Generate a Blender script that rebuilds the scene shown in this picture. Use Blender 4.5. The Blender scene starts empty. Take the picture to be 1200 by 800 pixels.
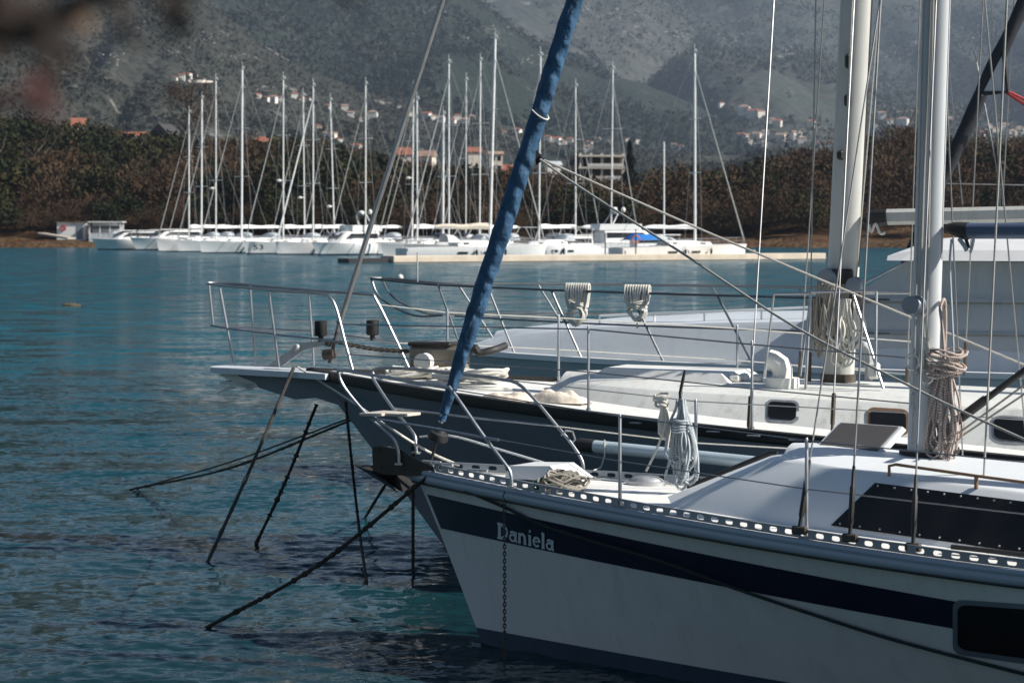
import bpy, math, random
import numpy as np
from mathutils import Vector, Matrix
from mathutils.bvhtree import BVHTree
random.seed(7); rng = np.random.default_rng(7)
C = bpy.context.scene.collection
SC = bpy.context.scene
# ------------------------------------------------------------------ camera
F = 2833.0; H = 3.0; HZ = 265.0          # focal length in photo pixels (85 mm), eye height, horizon row
cam = bpy.data.cameras.new('camera'); camo = bpy.data.objects.new('camera', cam); C.objects.link(camo)
camo.location = (0, 0, H); camo.rotation_euler = (math.pi/2, 0, 0)
cam.sensor_width = 36; cam.lens = 85.0; cam.shift_y = -(400-HZ)/1200.0
cam.clip_start = 0.1; cam.clip_end = 30000
cam.dof.use_dof = True; cam.dof.focus_distance = 17.5; cam.dof.aperture_fstop = 6.0
SC.camera = camo
# ------------------------------------------------------------------ sky, sun, exposure
SUN_EL = 36.0; SUN_AZ = 105.0             # clockwise from +Y (the view direction)
w = bpy.data.worlds.new('World'); SC.world = w; w.use_nodes = True
nt = w.node_tree; sky = nt.nodes.new('ShaderNodeTexSky'); sky.sky_type = 'NISHITA'; sky.sun_disc = False; sky.dust_density = 0.4; sky.ozone_density = 1.8
sky.sun_elevation = math.radians(SUN_EL); sky.sun_rotation = math.radians(SUN_AZ)
bg = nt.nodes['Background']; nt.links.new(sky.outputs[0], bg.inputs[0]); bg.inputs[1].default_value = 0.05
sl = bpy.data.lights.new('sun', 'SUN'); slo = bpy.data.objects.new('sun', sl); C.objects.link(slo)
sl.energy = 5.0; sl.angle = math.radians(0.5); sl.color = (1.0, 0.95, 0.87)
_e, _a = math.radians(SUN_EL), math.radians(SUN_AZ)
sund = Vector((math.sin(_a)*math.cos(_e), math.cos(_a)*math.cos(_e), math.sin(_e)))
slo.rotation_euler = (-sund).to_track_quat('-Z', 'Y').to_euler()
SC.view_settings.view_transform = 'Standard'; SC.view_settings.look = 'None'
SC.view_settings.exposure = 0.55; SC.view_settings.gamma = 1.0; SC.view_settings.use_curve_mapping = False
SC.cycles.use_denoising = True
SC.cycles.max_bounces = 5; SC.cycles.volume_bounces = 0; SC.cycles.transparent_max_bounces = 6
SC.cycles.caustics_reflective = False; SC.cycles.caustics_refractive = False
# ------------------------------------------------------------------ helpers
def V(*a): return np.array(a, float)
def pix(px, py, d): return V((px-600)/F*d, d, H-(py-HZ)/F*d)
def proj(P): return (600+P[0]/P[1]*F, HZ+(H-P[2])/P[1]*F)
def pixz(px, py, z): return pix(px, py, (H-z)*F/(py-HZ))

class MB:
    """collects geometry in world space and links it as one mesh object"""
    def __init__(s): s.v = []; s.f = []
    def add(s, vs, fs):
        o = len(s.v); s.v += [tuple(map(float, p)) for p in vs]; s.f += [tuple(i+o for i in f) for f in fs]; return s
    def tube(s, pts, r, seg=8, cap=True):
        pts = [np.array(p, float) for p in pts]; n = len(pts)
        rs = r if hasattr(r, '__len__') else [r]*n
        ref = None; rings = []
        for i, p in enumerate(pts):
            t = pts[min(i+1, n-1)]-pts[max(i-1, 0)]; t = t/(np.linalg.norm(t)+1e-12)
            if ref is None: ref = V(0, 0, 1) if abs(t[2]) < .9 else V(1, 0, 0)
            u = np.cross(t, ref); u /= np.linalg.norm(u)+1e-12; ref = np.cross(u, t)
            rings.append([p+rs[i]*(math.cos(2*math.pi*k/seg)*u+math.sin(2*math.pi*k/seg)*ref) for k in range(seg)])
        vs = [q for g in rings for q in g]; fs = []
        for i in range(n-1):
            for k in range(seg):
                a = i*seg+k; b = i*seg+(k+1) % seg; fs.append((a, b, b+seg, a+seg))
        if cap: fs.append(tuple(range(seg-1, -1, -1))); fs.append(tuple(range((n-1)*seg, n*seg)))
        return s.add(vs, fs)
    def box(s, c, size, ax=(1, 0, 0), up=(0, 0, 1), bev=0.0):
        c = np.array(c, float); x = np.array(ax, float); x /= np.linalg.norm(x); z = np.array(up, float); z = z-x*np.dot(x, z); z /= np.linalg.norm(z); y = np.cross(z, x)
        hx, hy, hz = [q/2 for q in size]; b = min(bev, hx*.9, hy*.9, hz*.9)
        if b <= 0:
            vs = [c+i*hx*x+j*hy*y+k*hz*z for k in (-1, 1) for i, j in ((-1, -1), (1, -1), (1, 1), (-1, 1))]
            return s.add(vs, [(3, 2, 1, 0), (4, 5, 6, 7), (0, 1, 5, 4), (1, 2, 6, 5), (2, 3, 7, 6), (3, 0, 4, 7)])
        vs = []; idx = {}
        for i in (-1, 1):
            for j in (-1, 1):
                for k in (-1, 1):
                    for m in range(3):
                        q = [hx-b, hy-b, hz-b]; q[m] += b
                        idx[i, j, k, m] = len(vs); vs.append(c+i*q[0]*x+j*q[1]*y+k*q[2]*z)
        fs = []
        for i in (-1, 1):
            fs.append([idx[i, j, k, 0] for j, k in ((-1, -1), (1, -1), (1, 1), (-1, 1))][::i])
            fs.append([idx[j, i, k, 1] for j, k in ((-1, -1), (1, -1), (1, 1), (-1, 1))][::-i])
            fs.append([idx[j, k, i, 2] for j, k in ((-1, -1), (1, -1), (1, 1), (-1, 1))][::i])
        for i in (-1, 1):
            for j in (-1, 1):
                fs.append((idx[i, j, -1, 0], idx[i, j, -1, 1], idx[i, j, 1, 1], idx[i, j, 1, 0]))
                fs.append((idx[i, -1, j, 0], idx[i, -1, j, 2], idx[i, 1, j, 2], idx[i, 1, j, 0]))
                fs.append((idx[-1, i, j, 1], idx[-1, i, j, 2], idx[1, i, j, 2], idx[1, i, j, 1]))
                for k in (-1, 1): fs.append((idx[i, j, k, 0], idx[i, j, k, 1], idx[i, j, k, 2]))
        return s.add(vs, fs)
    def grid(s, P):
        P = np.asarray(P, float); a, b = P.shape[:2]
        fs = [(i*b+j, i*b+j+1, (i+1)*b+j+1, (i+1)*b+j) for i in range(a-1) for j in range(b-1)]
        return s.add(P.reshape(-1, 3), fs)
    def ball(s, c, r, nu=10, nv=7):
        r = r if hasattr(r, '__len__') else (r, r, r); c = np.array(c, float); vs = [c+V(0, 0, r[2])]
        for i in range(1, nv):
            for j in range(nu):
                th = math.pi*i/nv; ph = 2*math.pi*j/nu
                vs.append(c+V(r[0]*math.sin(th)*math.cos(ph), r[1]*math.sin(th)*math.sin(ph), r[2]*math.cos(th)))
        vs.append(c-V(0, 0, r[2])); fs = []
        for j in range(nu):
            fs.append((0, 1+j, 1+(j+1) % nu)); fs.append((len(vs)-1, 1+(nv-2)*nu+(j+1) % nu, 1+(nv-2)*nu+j))
            for i in range(nv-2): fs.append((1+i*nu+j, 1+(i+1)*nu+j, 1+(i+1)*nu+(j+1) % nu, 1+i*nu+(j+1) % nu))
        return s.add(vs, fs)
    def prism(s, poly, off):
        """extrude a 3-D polygon by a vector"""
        n = len(poly); off = np.array(off, float); poly = [np.array(p, float) for p in poly]
        fs = [tuple(range(n-1, -1, -1)), tuple(range(n, 2*n))]+[(i, (i+1) % n, (i+1) % n+n, i+n) for i in range(n)]
        return s.add(poly+[p+off for p in poly], fs)
    def build(s, name, mat, parent=None, smooth=True, bevel=0, angle=35):
        me = bpy.data.meshes.new(name)
        v = np.array(s.v, float).reshape(-1, 3)
        if parent is not None: v = v-np.array(WORLD[parent.name])
        me.from_pydata(v.tolist(), [], s.f); me.validate(); me.update()
        o = bpy.data.objects.new(name, me); C.objects.link(o); me.materials.append(mat)
        if parent is not None: o.parent = parent; WORLD[o.name] = WORLD[parent.name]
        else: WORLD[o.name] = V(0, 0, 0)
        fixn(me)
        if smooth:
            me.polygons.foreach_set('use_smooth', [True]*len(me.polygons))
            try: me.set_sharp_from_angle(angle=math.radians(angle))
            except Exception: pass
        return o
    def bvh(s): return BVHTree.FromPolygons([Vector(p) for p in s.v], s.f)
WORLD = {}
import bmesh
def fixn(me):
    if len(me.polygons) > 60000: return
    bm = bmesh.new(); bm.from_mesh(me); bmesh.ops.recalc_face_normals(bm, faces=bm.faces); bm.to_mesh(me); bm.free()
def tag(o, label=None, cat=None, group=None, kind=None):
    if label: o['label'] = label
    if cat: o['category'] = cat
    if group: o['group'] = group
    if kind: o['kind'] = kind
    return o
def thing(name, label, cat, loc=(0, 0, 0), group=None):
    o = bpy.data.objects.new(name, None); C.objects.link(o); o.location = tuple(map(float, loc)); o.empty_display_size = .2
    WORLD[o.name] = np.array(loc, float); return tag(o, label, cat, group)
def single(mb, name, mat, label, cat, group=None, **k):
    """a thing that is one mesh, its origin at its base"""
    v = np.array(mb.v, float); c = V(v[:, 0].mean(), v[:, 1].mean(), v[:, 2].min())
    mb.v = [tuple(p) for p in v-c]; o = mb.build(name, mat, None, **k); o.location = tuple(c); WORLD[o.name] = c
    return tag(o, label, cat, group)
def copy_tree(o, parent=None):
    c = o.copy(); C.objects.link(c)
    if parent is not None: c.parent = parent
    for ch in [q for q in C.objects if q.parent == o]: copy_tree(ch, c)
    return c
def cast(bvh, px, py, off=.004):
    d = Vector(((px-600)/F, 1, (HZ-py)/F)).normalized()
    l, n, i, dist = bvh.ray_cast(Vector((0, 0, H)), d)
    if l is None: return None
    if n.dot(d) > 0: n = -n
    return np.array(l+n*off)
def decal(bvh, quad, nu, nv, off=.004):
    """a skin laid on a surface, its outline given as four photo points (top-left, top-right, bottom-right, bottom-left)"""
    q = [V(*p) for p in quad]; P = []
    for j in range(nv+1):
        row = []
        for i in range(nu+1):
            u, t = i/nu, j/nv
            p = (q[0]*(1-u)+q[1]*u)*(1-t)+(q[3]*(1-u)+q[2]*u)*t
            c = cast(bvh, p[0], p[1], off)
            if c is None: return None
            row.append(c)
        P.append(row)
    return np.array(P)
def sag(a, b, drop, n=14):
    a = np.array(a, float); b = np.array(b, float)
    return [a*(1-t)+b*t-V(0, 0, 4*drop*t*(1-t)) for t in np.linspace(0, 1, n)]
def smooth_path(pts, n=8):
    pts = [np.array(p, float) for p in pts]; out = []
    q = [2*pts[0]-pts[1]]+pts+[2*pts[-1]-pts[-2]]
    for i in range(1, len(q)-2):
        for t in np.linspace(0, 1, n, endpoint=False):
            p0, p1, p2, p3 = q[i-1:i+3]
            out.append(.5*((2*p1)+(-p0+p2)*t+(2*p0-5*p1+4*p2-p3)*t*t+(-p0+3*p1-3*p2+p3)*t**3))
    return out+[pts[-1]]
# ------------------------------------------------------------------ materials
def mat(name, col, rough=.5, metal=0., var=.12, scale=3., bump=0., bscale=40., col2=None, stretch=None, spec=.5, coat=0.):
    m = bpy.data.materials.new(name); m.use_nodes = True; n = m.node_tree.nodes; l = m.node_tree.links; b = n['Principled BSDF']
    b.inputs['Roughness'].default_value = rough; b.inputs['Metallic'].default_value = metal
    b.inputs['Specular IOR Level'].default_value = spec; b.inputs['Coat Weight'].default_value = coat
    tc = n.new('ShaderNodeTexCoord'); src = tc.outputs['Object']
    if stretch:
        mp = n.new('ShaderNodeMapping'); mp.inputs['Scale'].default_value = stretch; l.new(src, mp.inputs[0]); src = mp.outputs[0]
    no = n.new('ShaderNodeTexNoise'); no.inputs['Scale'].default_value = scale; no.inputs['Detail'].default_value = 6; no.inputs['Roughness'].default_value = .65; l.new(src, no.inputs['Vector'])
    rp = n.new('ShaderNodeValToRGB'); rp.color_ramp.elements[0].position = .3; rp.color_ramp.elements[1].position = .7
    c1 = tuple(c*(1-var) for c in col); c2 = col2 or tuple(min(1, c*(1+var)) for c in col)
    rp.color_ramp.elements[0].color = (*c1, 1); rp.color_ramp.elements[1].color = (*c2, 1)
    l.new(no.outputs[0], rp.inputs[0]); l.new(rp.outputs[0], b.inputs['Base Color'])
    mr = n.new('ShaderNodeMapRange'); mr.inputs[3].default_value = rough*.8; mr.inputs[4].default_value = min(1, rough*1.2); l.new(no.outputs[0], mr.inputs[0]); l.new(mr.outputs[0], b.inputs['Roughness'])
    if bump:
        n2 = n.new('ShaderNodeTexNoise'); n2.inputs['Scale'].default_value = bscale; n2.inputs['Detail'].default_value = 4; l.new(src, n2.inputs['Vector'])
        bp = n.new('ShaderNodeBump'); bp.inputs['Strength'].default_value = bump; bp.inputs['Distance'].default_value = .02; l.new(n2.outputs[0], bp.inputs['Height']); l.new(bp.outputs[0], b.inputs['Normal'])
    return m
def streaked(name, col, dirt, rough=.35, amt=.5, scale=(1.2, 1.2, .25), tint=None, thr=(.5, .75)):
    """painted or gelcoat surface with run-down weather streaks"""
    m = mat(name, col, rough, var=.05, scale=1.5, bump=.03, bscale=6); n = m.node_tree.nodes; l = m.node_tree.links; b = n['Principled BSDF']
    base = b.inputs['Base Color'].links[0].from_socket
    tc = n.new('ShaderNodeTexCoord'); mp = n.new('ShaderNodeMapping'); mp.inputs['Scale'].default_value = tuple(7*q for q in scale); l.new(tc.outputs['Object'], mp.inputs[0])
    no = n.new('ShaderNodeTexNoise'); no.inputs['Scale'].default_value = 1; no.inputs['Detail'].default_value = 8; no.inputs['Roughness'].default_value = .7; l.new(mp.outputs[0], no.inputs[0])
    mr = n.new('ShaderNodeMapRange'); mr.inputs[1].default_value = thr[0]; mr.inputs[2].default_value = thr[1]; mr.inputs[4].default_value = amt; l.new(no.outputs[0], mr.inputs[0])
    mx = n.new('ShaderNodeMix'); mx.data_type = 'RGBA'; l.new(mr.outputs[0], mx.inputs[0]); l.new(base, mx.inputs[6]); mx.inputs[7].default_value = (*dirt, 1); l.new(mx.outputs[2], b.inputs['Base Color'])
    return m
def rope_mat(name, c1, c2, turns=60):
    m = mat(name, c1, .85, var=.15, scale=20); n = m.node_tree.nodes; l = m.node_tree.links; b = n['Principled BSDF']
    base = b.inputs['Base Color'].links[0].from_socket
    tc = n.new('ShaderNodeTexCoord'); wv = n.new('ShaderNodeTexWave'); wv.bands_direction = 'DIAGONAL'; wv.inputs['Scale'].default_value = turns; wv.inputs['Distortion'].default_value = 3.; wv.inputs['Detail'].default_value = 1; l.new(tc.outputs['Object'], wv.inputs[0])
    rp = n.new('ShaderNodeValToRGB'); rp.color_ramp.elements[0].position = .55; rp.color_ramp.elements[1].position = .62; l.new(wv.outputs['Fac'], rp.inputs[0])
    mx = n.new('ShaderNodeMix'); mx.data_type = 'RGBA'; l.new(rp.outputs[0], mx.inputs[0]); l.new(base, mx.inputs[6]); mx.inputs[7].default_value = (*c2, 1); l.new(mx.outputs[2], b.inputs['Base Color'])
    bp = n.new('ShaderNodeBump'); bp.inputs['Strength'].default_value = .6; bp.inputs['Distance'].default_value = .004; l.new(wv.outputs['Fac'], bp.inputs['Height']); l.new(bp.outputs[0], b.inputs['Normal'])
    return m
M = {}
M['hull_white'] = streaked('hull_white_gelcoat', (.66, .655, .64), (.36, .33, .28), .2, .28)
M['hull_grey'] = streaked('hull_grey_paint', (.22, .235, .275), (.2, .19, .18), .42, .4)
M['strake'] = streaked('strake_blue_grey', (.30, .35, .41), (.3, .3, .3), .35, .2)
M['hull_pale'] = streaked('hull_pale_paint', (.62, .66, .70), (.4, .4, .38), .35, .3)
M['deck'] = mat('deck_paint', (.78, .77, .74), .6, var=.06, scale=2.5, bump=.15, bscale=120)
M['deck_cream'] = streaked('deck_cream_paint', (.73, .735, .71), (.42, .36, .28), .6, .45, (1, 1, 1))
M['cabin'] = mat('cabin_gelcoat', (.74, .77, .79), .4, var=.04, scale=1.2, bump=.04, bscale=8)
M['cabin_cream'] = streaked('cabin_cream_paint', (.68, .69, .66), (.28, .25, .2), .5, .5, (1.4, 1.4, .35))
M['navy'] = mat('navy_stripe_paint', (.012, .015, .034), .3, var=.2, scale=4)
M['boot'] = streaked('boot_stripe_paint', (.035, .06, .10), (.02, .03, .025), .6, .7, (2, 2, .6))
M['alu'] = mat('anodised_aluminium', (.24, .27, .31), .45, .5, var=.08, scale=6)
M['mast_d'] = streaked('mast_aluminium', (.56, .58, .60), (.45, .45, .45), .36, .25, (3, 3, .12))
M['mast_m'] = streaked('mast_old_paint', (.54, .54, .51), (.33, .29, .24), .5, .55, (3, 3, .15))
M['steel'] = mat('stainless_steel', (.40, .41, .43), .42, 1., var=.1, scale=9)
M['rail_steel'] = mat('dull_rail_steel', (.17, .18, .19), .4, .8, var=.15, scale=9)
M['wire'] = mat('rigging_wire', (.33, .33, .33), .4, .8, var=.15, scale=8)
M['black'] = mat('black_rubber', (.018, .018, .019), .6, var=.3, scale=8)
M['blackwood'] = mat('black_rub_rail', (.016, .015, .014), .6, var=.4, scale=5, bump=.2, bscale=30)
M['tinted'] = mat('tinted_window', (.009, .010, .011), .30, var=.2, scale=3, spec=.4)
M['blue_cloth'] = mat('blue_sail_cover', (.024, .082, .165), .75, var=.25, scale=9, bump=.6, bscale=16, stretch=(1, 1, .5))
def _wrap(m):
    n = m.node_tree.nodes; l = m.node_tree.links; b = n['Principled BSDF']; tc = n.new('ShaderNodeTexCoord'); old = b.inputs['Normal'].links[0].from_socket
    wv = n.new('ShaderNodeTexWave'); wv.bands_direction = 'DIAGONAL'; wv.inputs['Scale'].default_value = 2.6; wv.inputs['Distortion'].default_value = 7.; wv.inputs['Detail'].default_value = 4; wv.inputs['Detail Scale'].default_value = 1.6; l.new(tc.outputs['Object'], wv.inputs[0])
    bp = n.new('ShaderNodeBump'); bp.inputs['Strength'].default_value = .55; bp.inputs['Distance'].default_value = .03; l.new(wv.outputs['Fac'], bp.inputs['Height']); l.new(old, bp.inputs['Normal']); l.new(bp.outputs[0], b.inputs['Normal'])
_wrap(M['blue_cloth'])
M['dark_cloth'] = mat('charcoal_sail_cover', (.018, .021, .028), .8, var=.25, scale=6, bump=.4, bscale=14)
M['boom_cover'] = mat('grey_blue_boom', (.07, .10, .17), .4, var=.15, scale=3)
M['white_paint'] = mat('white_boat_paint', (.8, .8, .79), .4, var=.05, scale=2)
M['white_plastic'] = mat('white_plastic', (.76, .75, .70), .5, var=.08, scale=6)
M['rope_white'] = rope_mat('white_rope', (.84, .82, .76), (.64, .61, .54))
M['rope_grey'] = rope_mat('grey_rope', (.40, .37, .32), (.24, .22, .19))
M['rope_dark'] = rope_mat('dark_grey_rope', (.075, .07, .062), (.04, .037, .033))
M['rope_blue'] = rope_mat('blue_fleck_rope', (.66, .68, .67), (.19, .25, .31), 40)
M['rope_red'] = rope_mat('red_fleck_rope', (.60, .57, .52), (.24, .12, .10), 40)
M['rope_sheet'] = rope_mat('weathered_sheet_rope', (.52, .50, .46), (.36, .34, .31))
M['rope_green'] = rope_mat('dark_green_rope', (.022, .035, .03), (.012, .018, .016))
M['rope_weed'] = mat('weedy_rope', (.035, .027, .018), .9, var=.5, scale=12, bump=.8, bscale=60)
M['rope_red1'] = mat('red_cord', (.30, .03, .03), .8)
M['rusty'] = mat('rusty_chain', (.10, .085, .07), .75, .3, var=.4, scale=30)
M['dark_metal'] = mat('dark_weathered_metal', (.04, .038, .036), .5, .4, var=.3, scale=14, bump=.2, bscale=50)
M['galv'] = mat('galvanised_metal', (.42, .43, .44), .55, .7, var=.2, scale=20)
M['bronze'] = mat('old_brown_fitting', (.085, .068, .055), .6, .3, var=.4, scale=20)
M['plank'] = mat('grey_weathered_plank', (.52, .48, .42), .75, var=.2, scale=3, stretch=(1, 12, 12), bump=.2, bscale=20)
M['canvas'] = mat('cream_canvas', (.68, .60, .50), .9, var=.2, scale=7, bump=.5, bscale=14)
M['cover_grey'] = streaked('grey_canvas_cover', (.46, .50, .53), (.34, .37, .40), .8, .5, (1.5, 1.5, .3))
M['letter'] = mat('pale_lettering', (.56, .62, .66), .5, var=.1)
M['teak'] = mat('teak_trim', (.20, .12, .07), .6, var=.3, scale=6, stretch=(1, 8, 8))
# ================================================================== SETTING: water, land, mountains, air
def noise2(x, y, seed=0, octs=5, gain=.5):
    """value noise on arrays"""
    x = np.asarray(x, float); y = np.asarray(y, float); out = np.zeros(np.broadcast(x, y).shape); amp = 1; tot = 0
    for o in range(octs):
        xi = np.floor(x).astype(np.int64); yi = np.floor(y).astype(np.int64); fx = x-xi; fy = y-yi
        fx = fx*fx*(3-2*fx); fy = fy*fy*(3-2*fy)
        def hh(a, b):
            q = (a*374761393+b*668265263+(seed+o*17)*1442695041) & 0xffffffff
            q = ((q ^ (q >> 13))*1274126177) & 0xffffffff; q = q ^ (q >> 16)
            return (q & 0xffff)/65535.0
        v = (hh(xi, yi)*(1-fx)+hh(xi+1, yi)*fx)*(1-fy)+(hh(xi, yi+1)*(1-fx)+hh(xi+1, yi+1)*fx)*fy
        out += amp*v; tot += amp; amp *= gain; x = x*2.03+11.3; y = y*2.03+7.7
    return out/tot
def sstep(a, b, x):
    t = np.clip((x-a)/(b-a), 0, 1); return t*t*(3-2*t)
# ---- water: a wind-rippled sheet; long ripples are modelled, the finest are in the shading normal
def water_mat():
    m = bpy.data.materials.new('sea_water'); m.use_nodes = True; n = m.node_tree.nodes; l = m.node_tree.links; b = n['Principled BSDF']
    b.inputs['Base Color'].default_value = (.006, .050, .070, 1); b.inputs['Roughness'].default_value = .07; b.inputs['IOR'].default_value = 1.33; b.inputs['Specular IOR Level'].default_value = .5
    tc = n.new('ShaderNodeTexCoord')
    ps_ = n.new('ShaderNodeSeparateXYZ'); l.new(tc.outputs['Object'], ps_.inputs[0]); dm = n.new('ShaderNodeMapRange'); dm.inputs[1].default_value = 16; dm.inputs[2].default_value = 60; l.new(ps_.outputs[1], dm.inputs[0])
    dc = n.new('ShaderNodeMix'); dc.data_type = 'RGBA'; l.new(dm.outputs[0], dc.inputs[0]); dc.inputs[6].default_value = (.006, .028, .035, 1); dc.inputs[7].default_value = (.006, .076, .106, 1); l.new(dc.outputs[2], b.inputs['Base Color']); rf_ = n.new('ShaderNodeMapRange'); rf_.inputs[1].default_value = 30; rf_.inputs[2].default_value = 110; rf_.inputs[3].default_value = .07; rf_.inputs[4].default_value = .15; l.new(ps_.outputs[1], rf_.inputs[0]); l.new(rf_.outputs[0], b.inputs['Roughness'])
    def math_(op, x, y=None):
        q = n.new('ShaderNodeMath'); q.operation = op
        for i, a in enumerate((x, y)):
            if a is None: continue
            if hasattr(a, 'links'): l.new(a, q.inputs[i])
            else: q.inputs[i].default_value = a
        return q.outputs[0]
    def layer(sc, stretch, detail, rot=.2):
        mp = n.new('ShaderNodeMapping'); mp.inputs['Scale'].default_value = stretch; mp.inputs['Rotation'].default_value = (0, 0, rot); l.new(tc.outputs['Object'], mp.inputs[0])
        q = n.new('ShaderNodeTexNoise'); q.inputs['Scale'].default_value = sc; q.inputs['Detail'].default_value = detail; q.inputs['Roughness'].default_value = .6; l.new(mp.outputs[0], q.inputs[0])
        sp = n.new('ShaderNodeSeparateColor'); l.new(q.outputs['Color'], sp.inputs[0]); return sp.outputs[0], sp.outputs[1], q.outputs[0]
    pos = n.new('ShaderNodeSeparateXYZ'); l.new(tc.outputs['Object'], pos.inputs[0])
    mr = n.new('ShaderNodeMapRange'); mr.inputs[1].default_value = 25; mr.inputs[2].default_value = 110; mr.inputs[3].default_value = WNEAR; mr.inputs[4].default_value = WFAR; l.new(pos.outputs[1], mr.inputs[0])
    gust = layer(.10, (.35, 1., 1), 4)[2]; gm = n.new('ShaderNodeMapRange'); gm.inputs[1].default_value = .35; gm.inputs[2].default_value = .65; gm.inputs[3].default_value = .7; gm.inputs[4].default_value = 1.35; l.new(gust, gm.inputs[0])
    k = math_('MULTIPLY', mr.outputs[0], gm.outputs[0])
    fx, fy, _ = layer(9.0, (.8, 1.15, 1), 5); cx, cy, _ = layer(.9, (.6, 1., 1), 5)
    def slope(f, c, w1, w2): return math_('MULTIPLY', math_('ADD', math_('MULTIPLY', math_('SUBTRACT', f, .5), w1), math_('MULTIPLY', math_('SUBTRACT', c, .5), w2)), k)
    sx = slope(fx, cx, .6, .5); sy = slope(fy, cy, 1.0, .95)
    ge = n.new('ShaderNodeNewGeometry'); cb = n.new('ShaderNodeCombineXYZ'); l.new(sx, cb.inputs[0]); l.new(sy, cb.inputs[1])
    ad = n.new('ShaderNodeVectorMath'); ad.operation = 'ADD'; l.new(ge.outputs['Normal'], ad.inputs[0]); l.new(cb.outputs[0], ad.inputs[1])
    nm = n.new('ShaderNodeVectorMath'); nm.operation = 'NORMALIZE'; l.new(ad.outputs[0], nm.inputs[0]); l.new(nm.outputs[0], b.inputs['Normal']); return m
WNEAR, WFAR = 1.15, 6.0
yo = np.linspace(820, 19.5, 860); dd = F*H/yo; au = np.linspace(-.27, .27, 520); AW, DW = np.meshgrid(au, dd); XW = AW*DW; ZW = 0*XW
r_ = np.random.default_rng(3); spc = DW**2/(F*H)*1.0
for i in range(70):
    lam = .10*(6**r_.random()); th = math.pi/2+r_.normal(0, .55)+.15; kx, ky = 2*math.pi/lam*math.cos(th), 2*math.pi/lam*math.sin(th); amp = .0024*lam**.8
    ZW += amp*np.clip(lam/(2.5*spc)-.6, 0, 1)*np.sin(kx*XW+ky*DW+r_.random()*6.283+.6*np.sin(XW*.21+DW*.17+i))
ZW *= (.55+.9*noise2(XW/7+50, DW/5+20, 71, 3))
ZW *= np.clip((.27-np.abs(AW))/.01, 0, 1)*np.clip(np.arange(len(dd))/20., 0, 1)[:, None]
g = MB(); g.grid(np.stack([XW, DW, ZW], -1)); d0, d1 = dd[0], dd[-1]; e = .27
g.add([(-e*d0, d0, 0), (-e*d1, d1, 0), (-4000, d1, 0), (-4000, d0, 0)], [(0, 1, 2, 3)]); g.add([(e*d0, d0, 0), (e*d1, d1, 0), (4000, d1, 0), (4000, d0, 0)], [(3, 2, 1, 0)])
g.add([(-4000, -60, 0), (4000, -60, 0), (4000, d0, 0), (-4000, d0, 0)], [(0, 1, 2, 3)]); g.add([(-4000, d1, 0), (4000, d1, 0), (4000, 900, 0), (-4000, 900, 0)], [(0, 1, 2, 3)])
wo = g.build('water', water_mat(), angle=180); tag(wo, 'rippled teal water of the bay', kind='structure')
# ---- shore land
PXT = [-600, 0, 60, 130, 190, 240, 300, 400, 450, 520, 600, 680, 760, 800, 850, 880, 930, 1000, 1060, 1110, 1200, 1800]
PYT = [128, 132, 140, 158, 163, 160, 164, 170, 192, 198, 203, 213, 214, 200, 210, 200, 184, 174, 160, 165, 158, 150]
def topz(a, r): return 3+(265-np.interp(600+F*a, PXT, PYT))/F*r
def shore_r(a): return 338+10*(noise2(a*40+50, a*0, 3, 3)-.5)
def ground(x, y):
    a = x/y; r = y
    s = shore_r(a); t = r-s
    z = -1.2+1.9*sstep(-4, 5, t)+.8*sstep(5, 18, t)
    top = topz(a, 430)-10.0
    z = z+np.maximum(top, 0)*sstep(14, 95, t)
    z = z+(noise2(x/9+100, y/9, 5, 4)-.5)*1.0*sstep(0, 12, t)+sstep(150, 600, t)*12
    return z
na, nr = 420, 130
aa = np.linspace(-.36, .36, na); rr = np.concatenate([np.linspace(326, 380, 55), np.linspace(381, 480, 45), np.linspace(483, 1100, 30)])
A, R = np.meshgrid(aa, rr); X = A*R; Z = ground(X, R)
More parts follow.
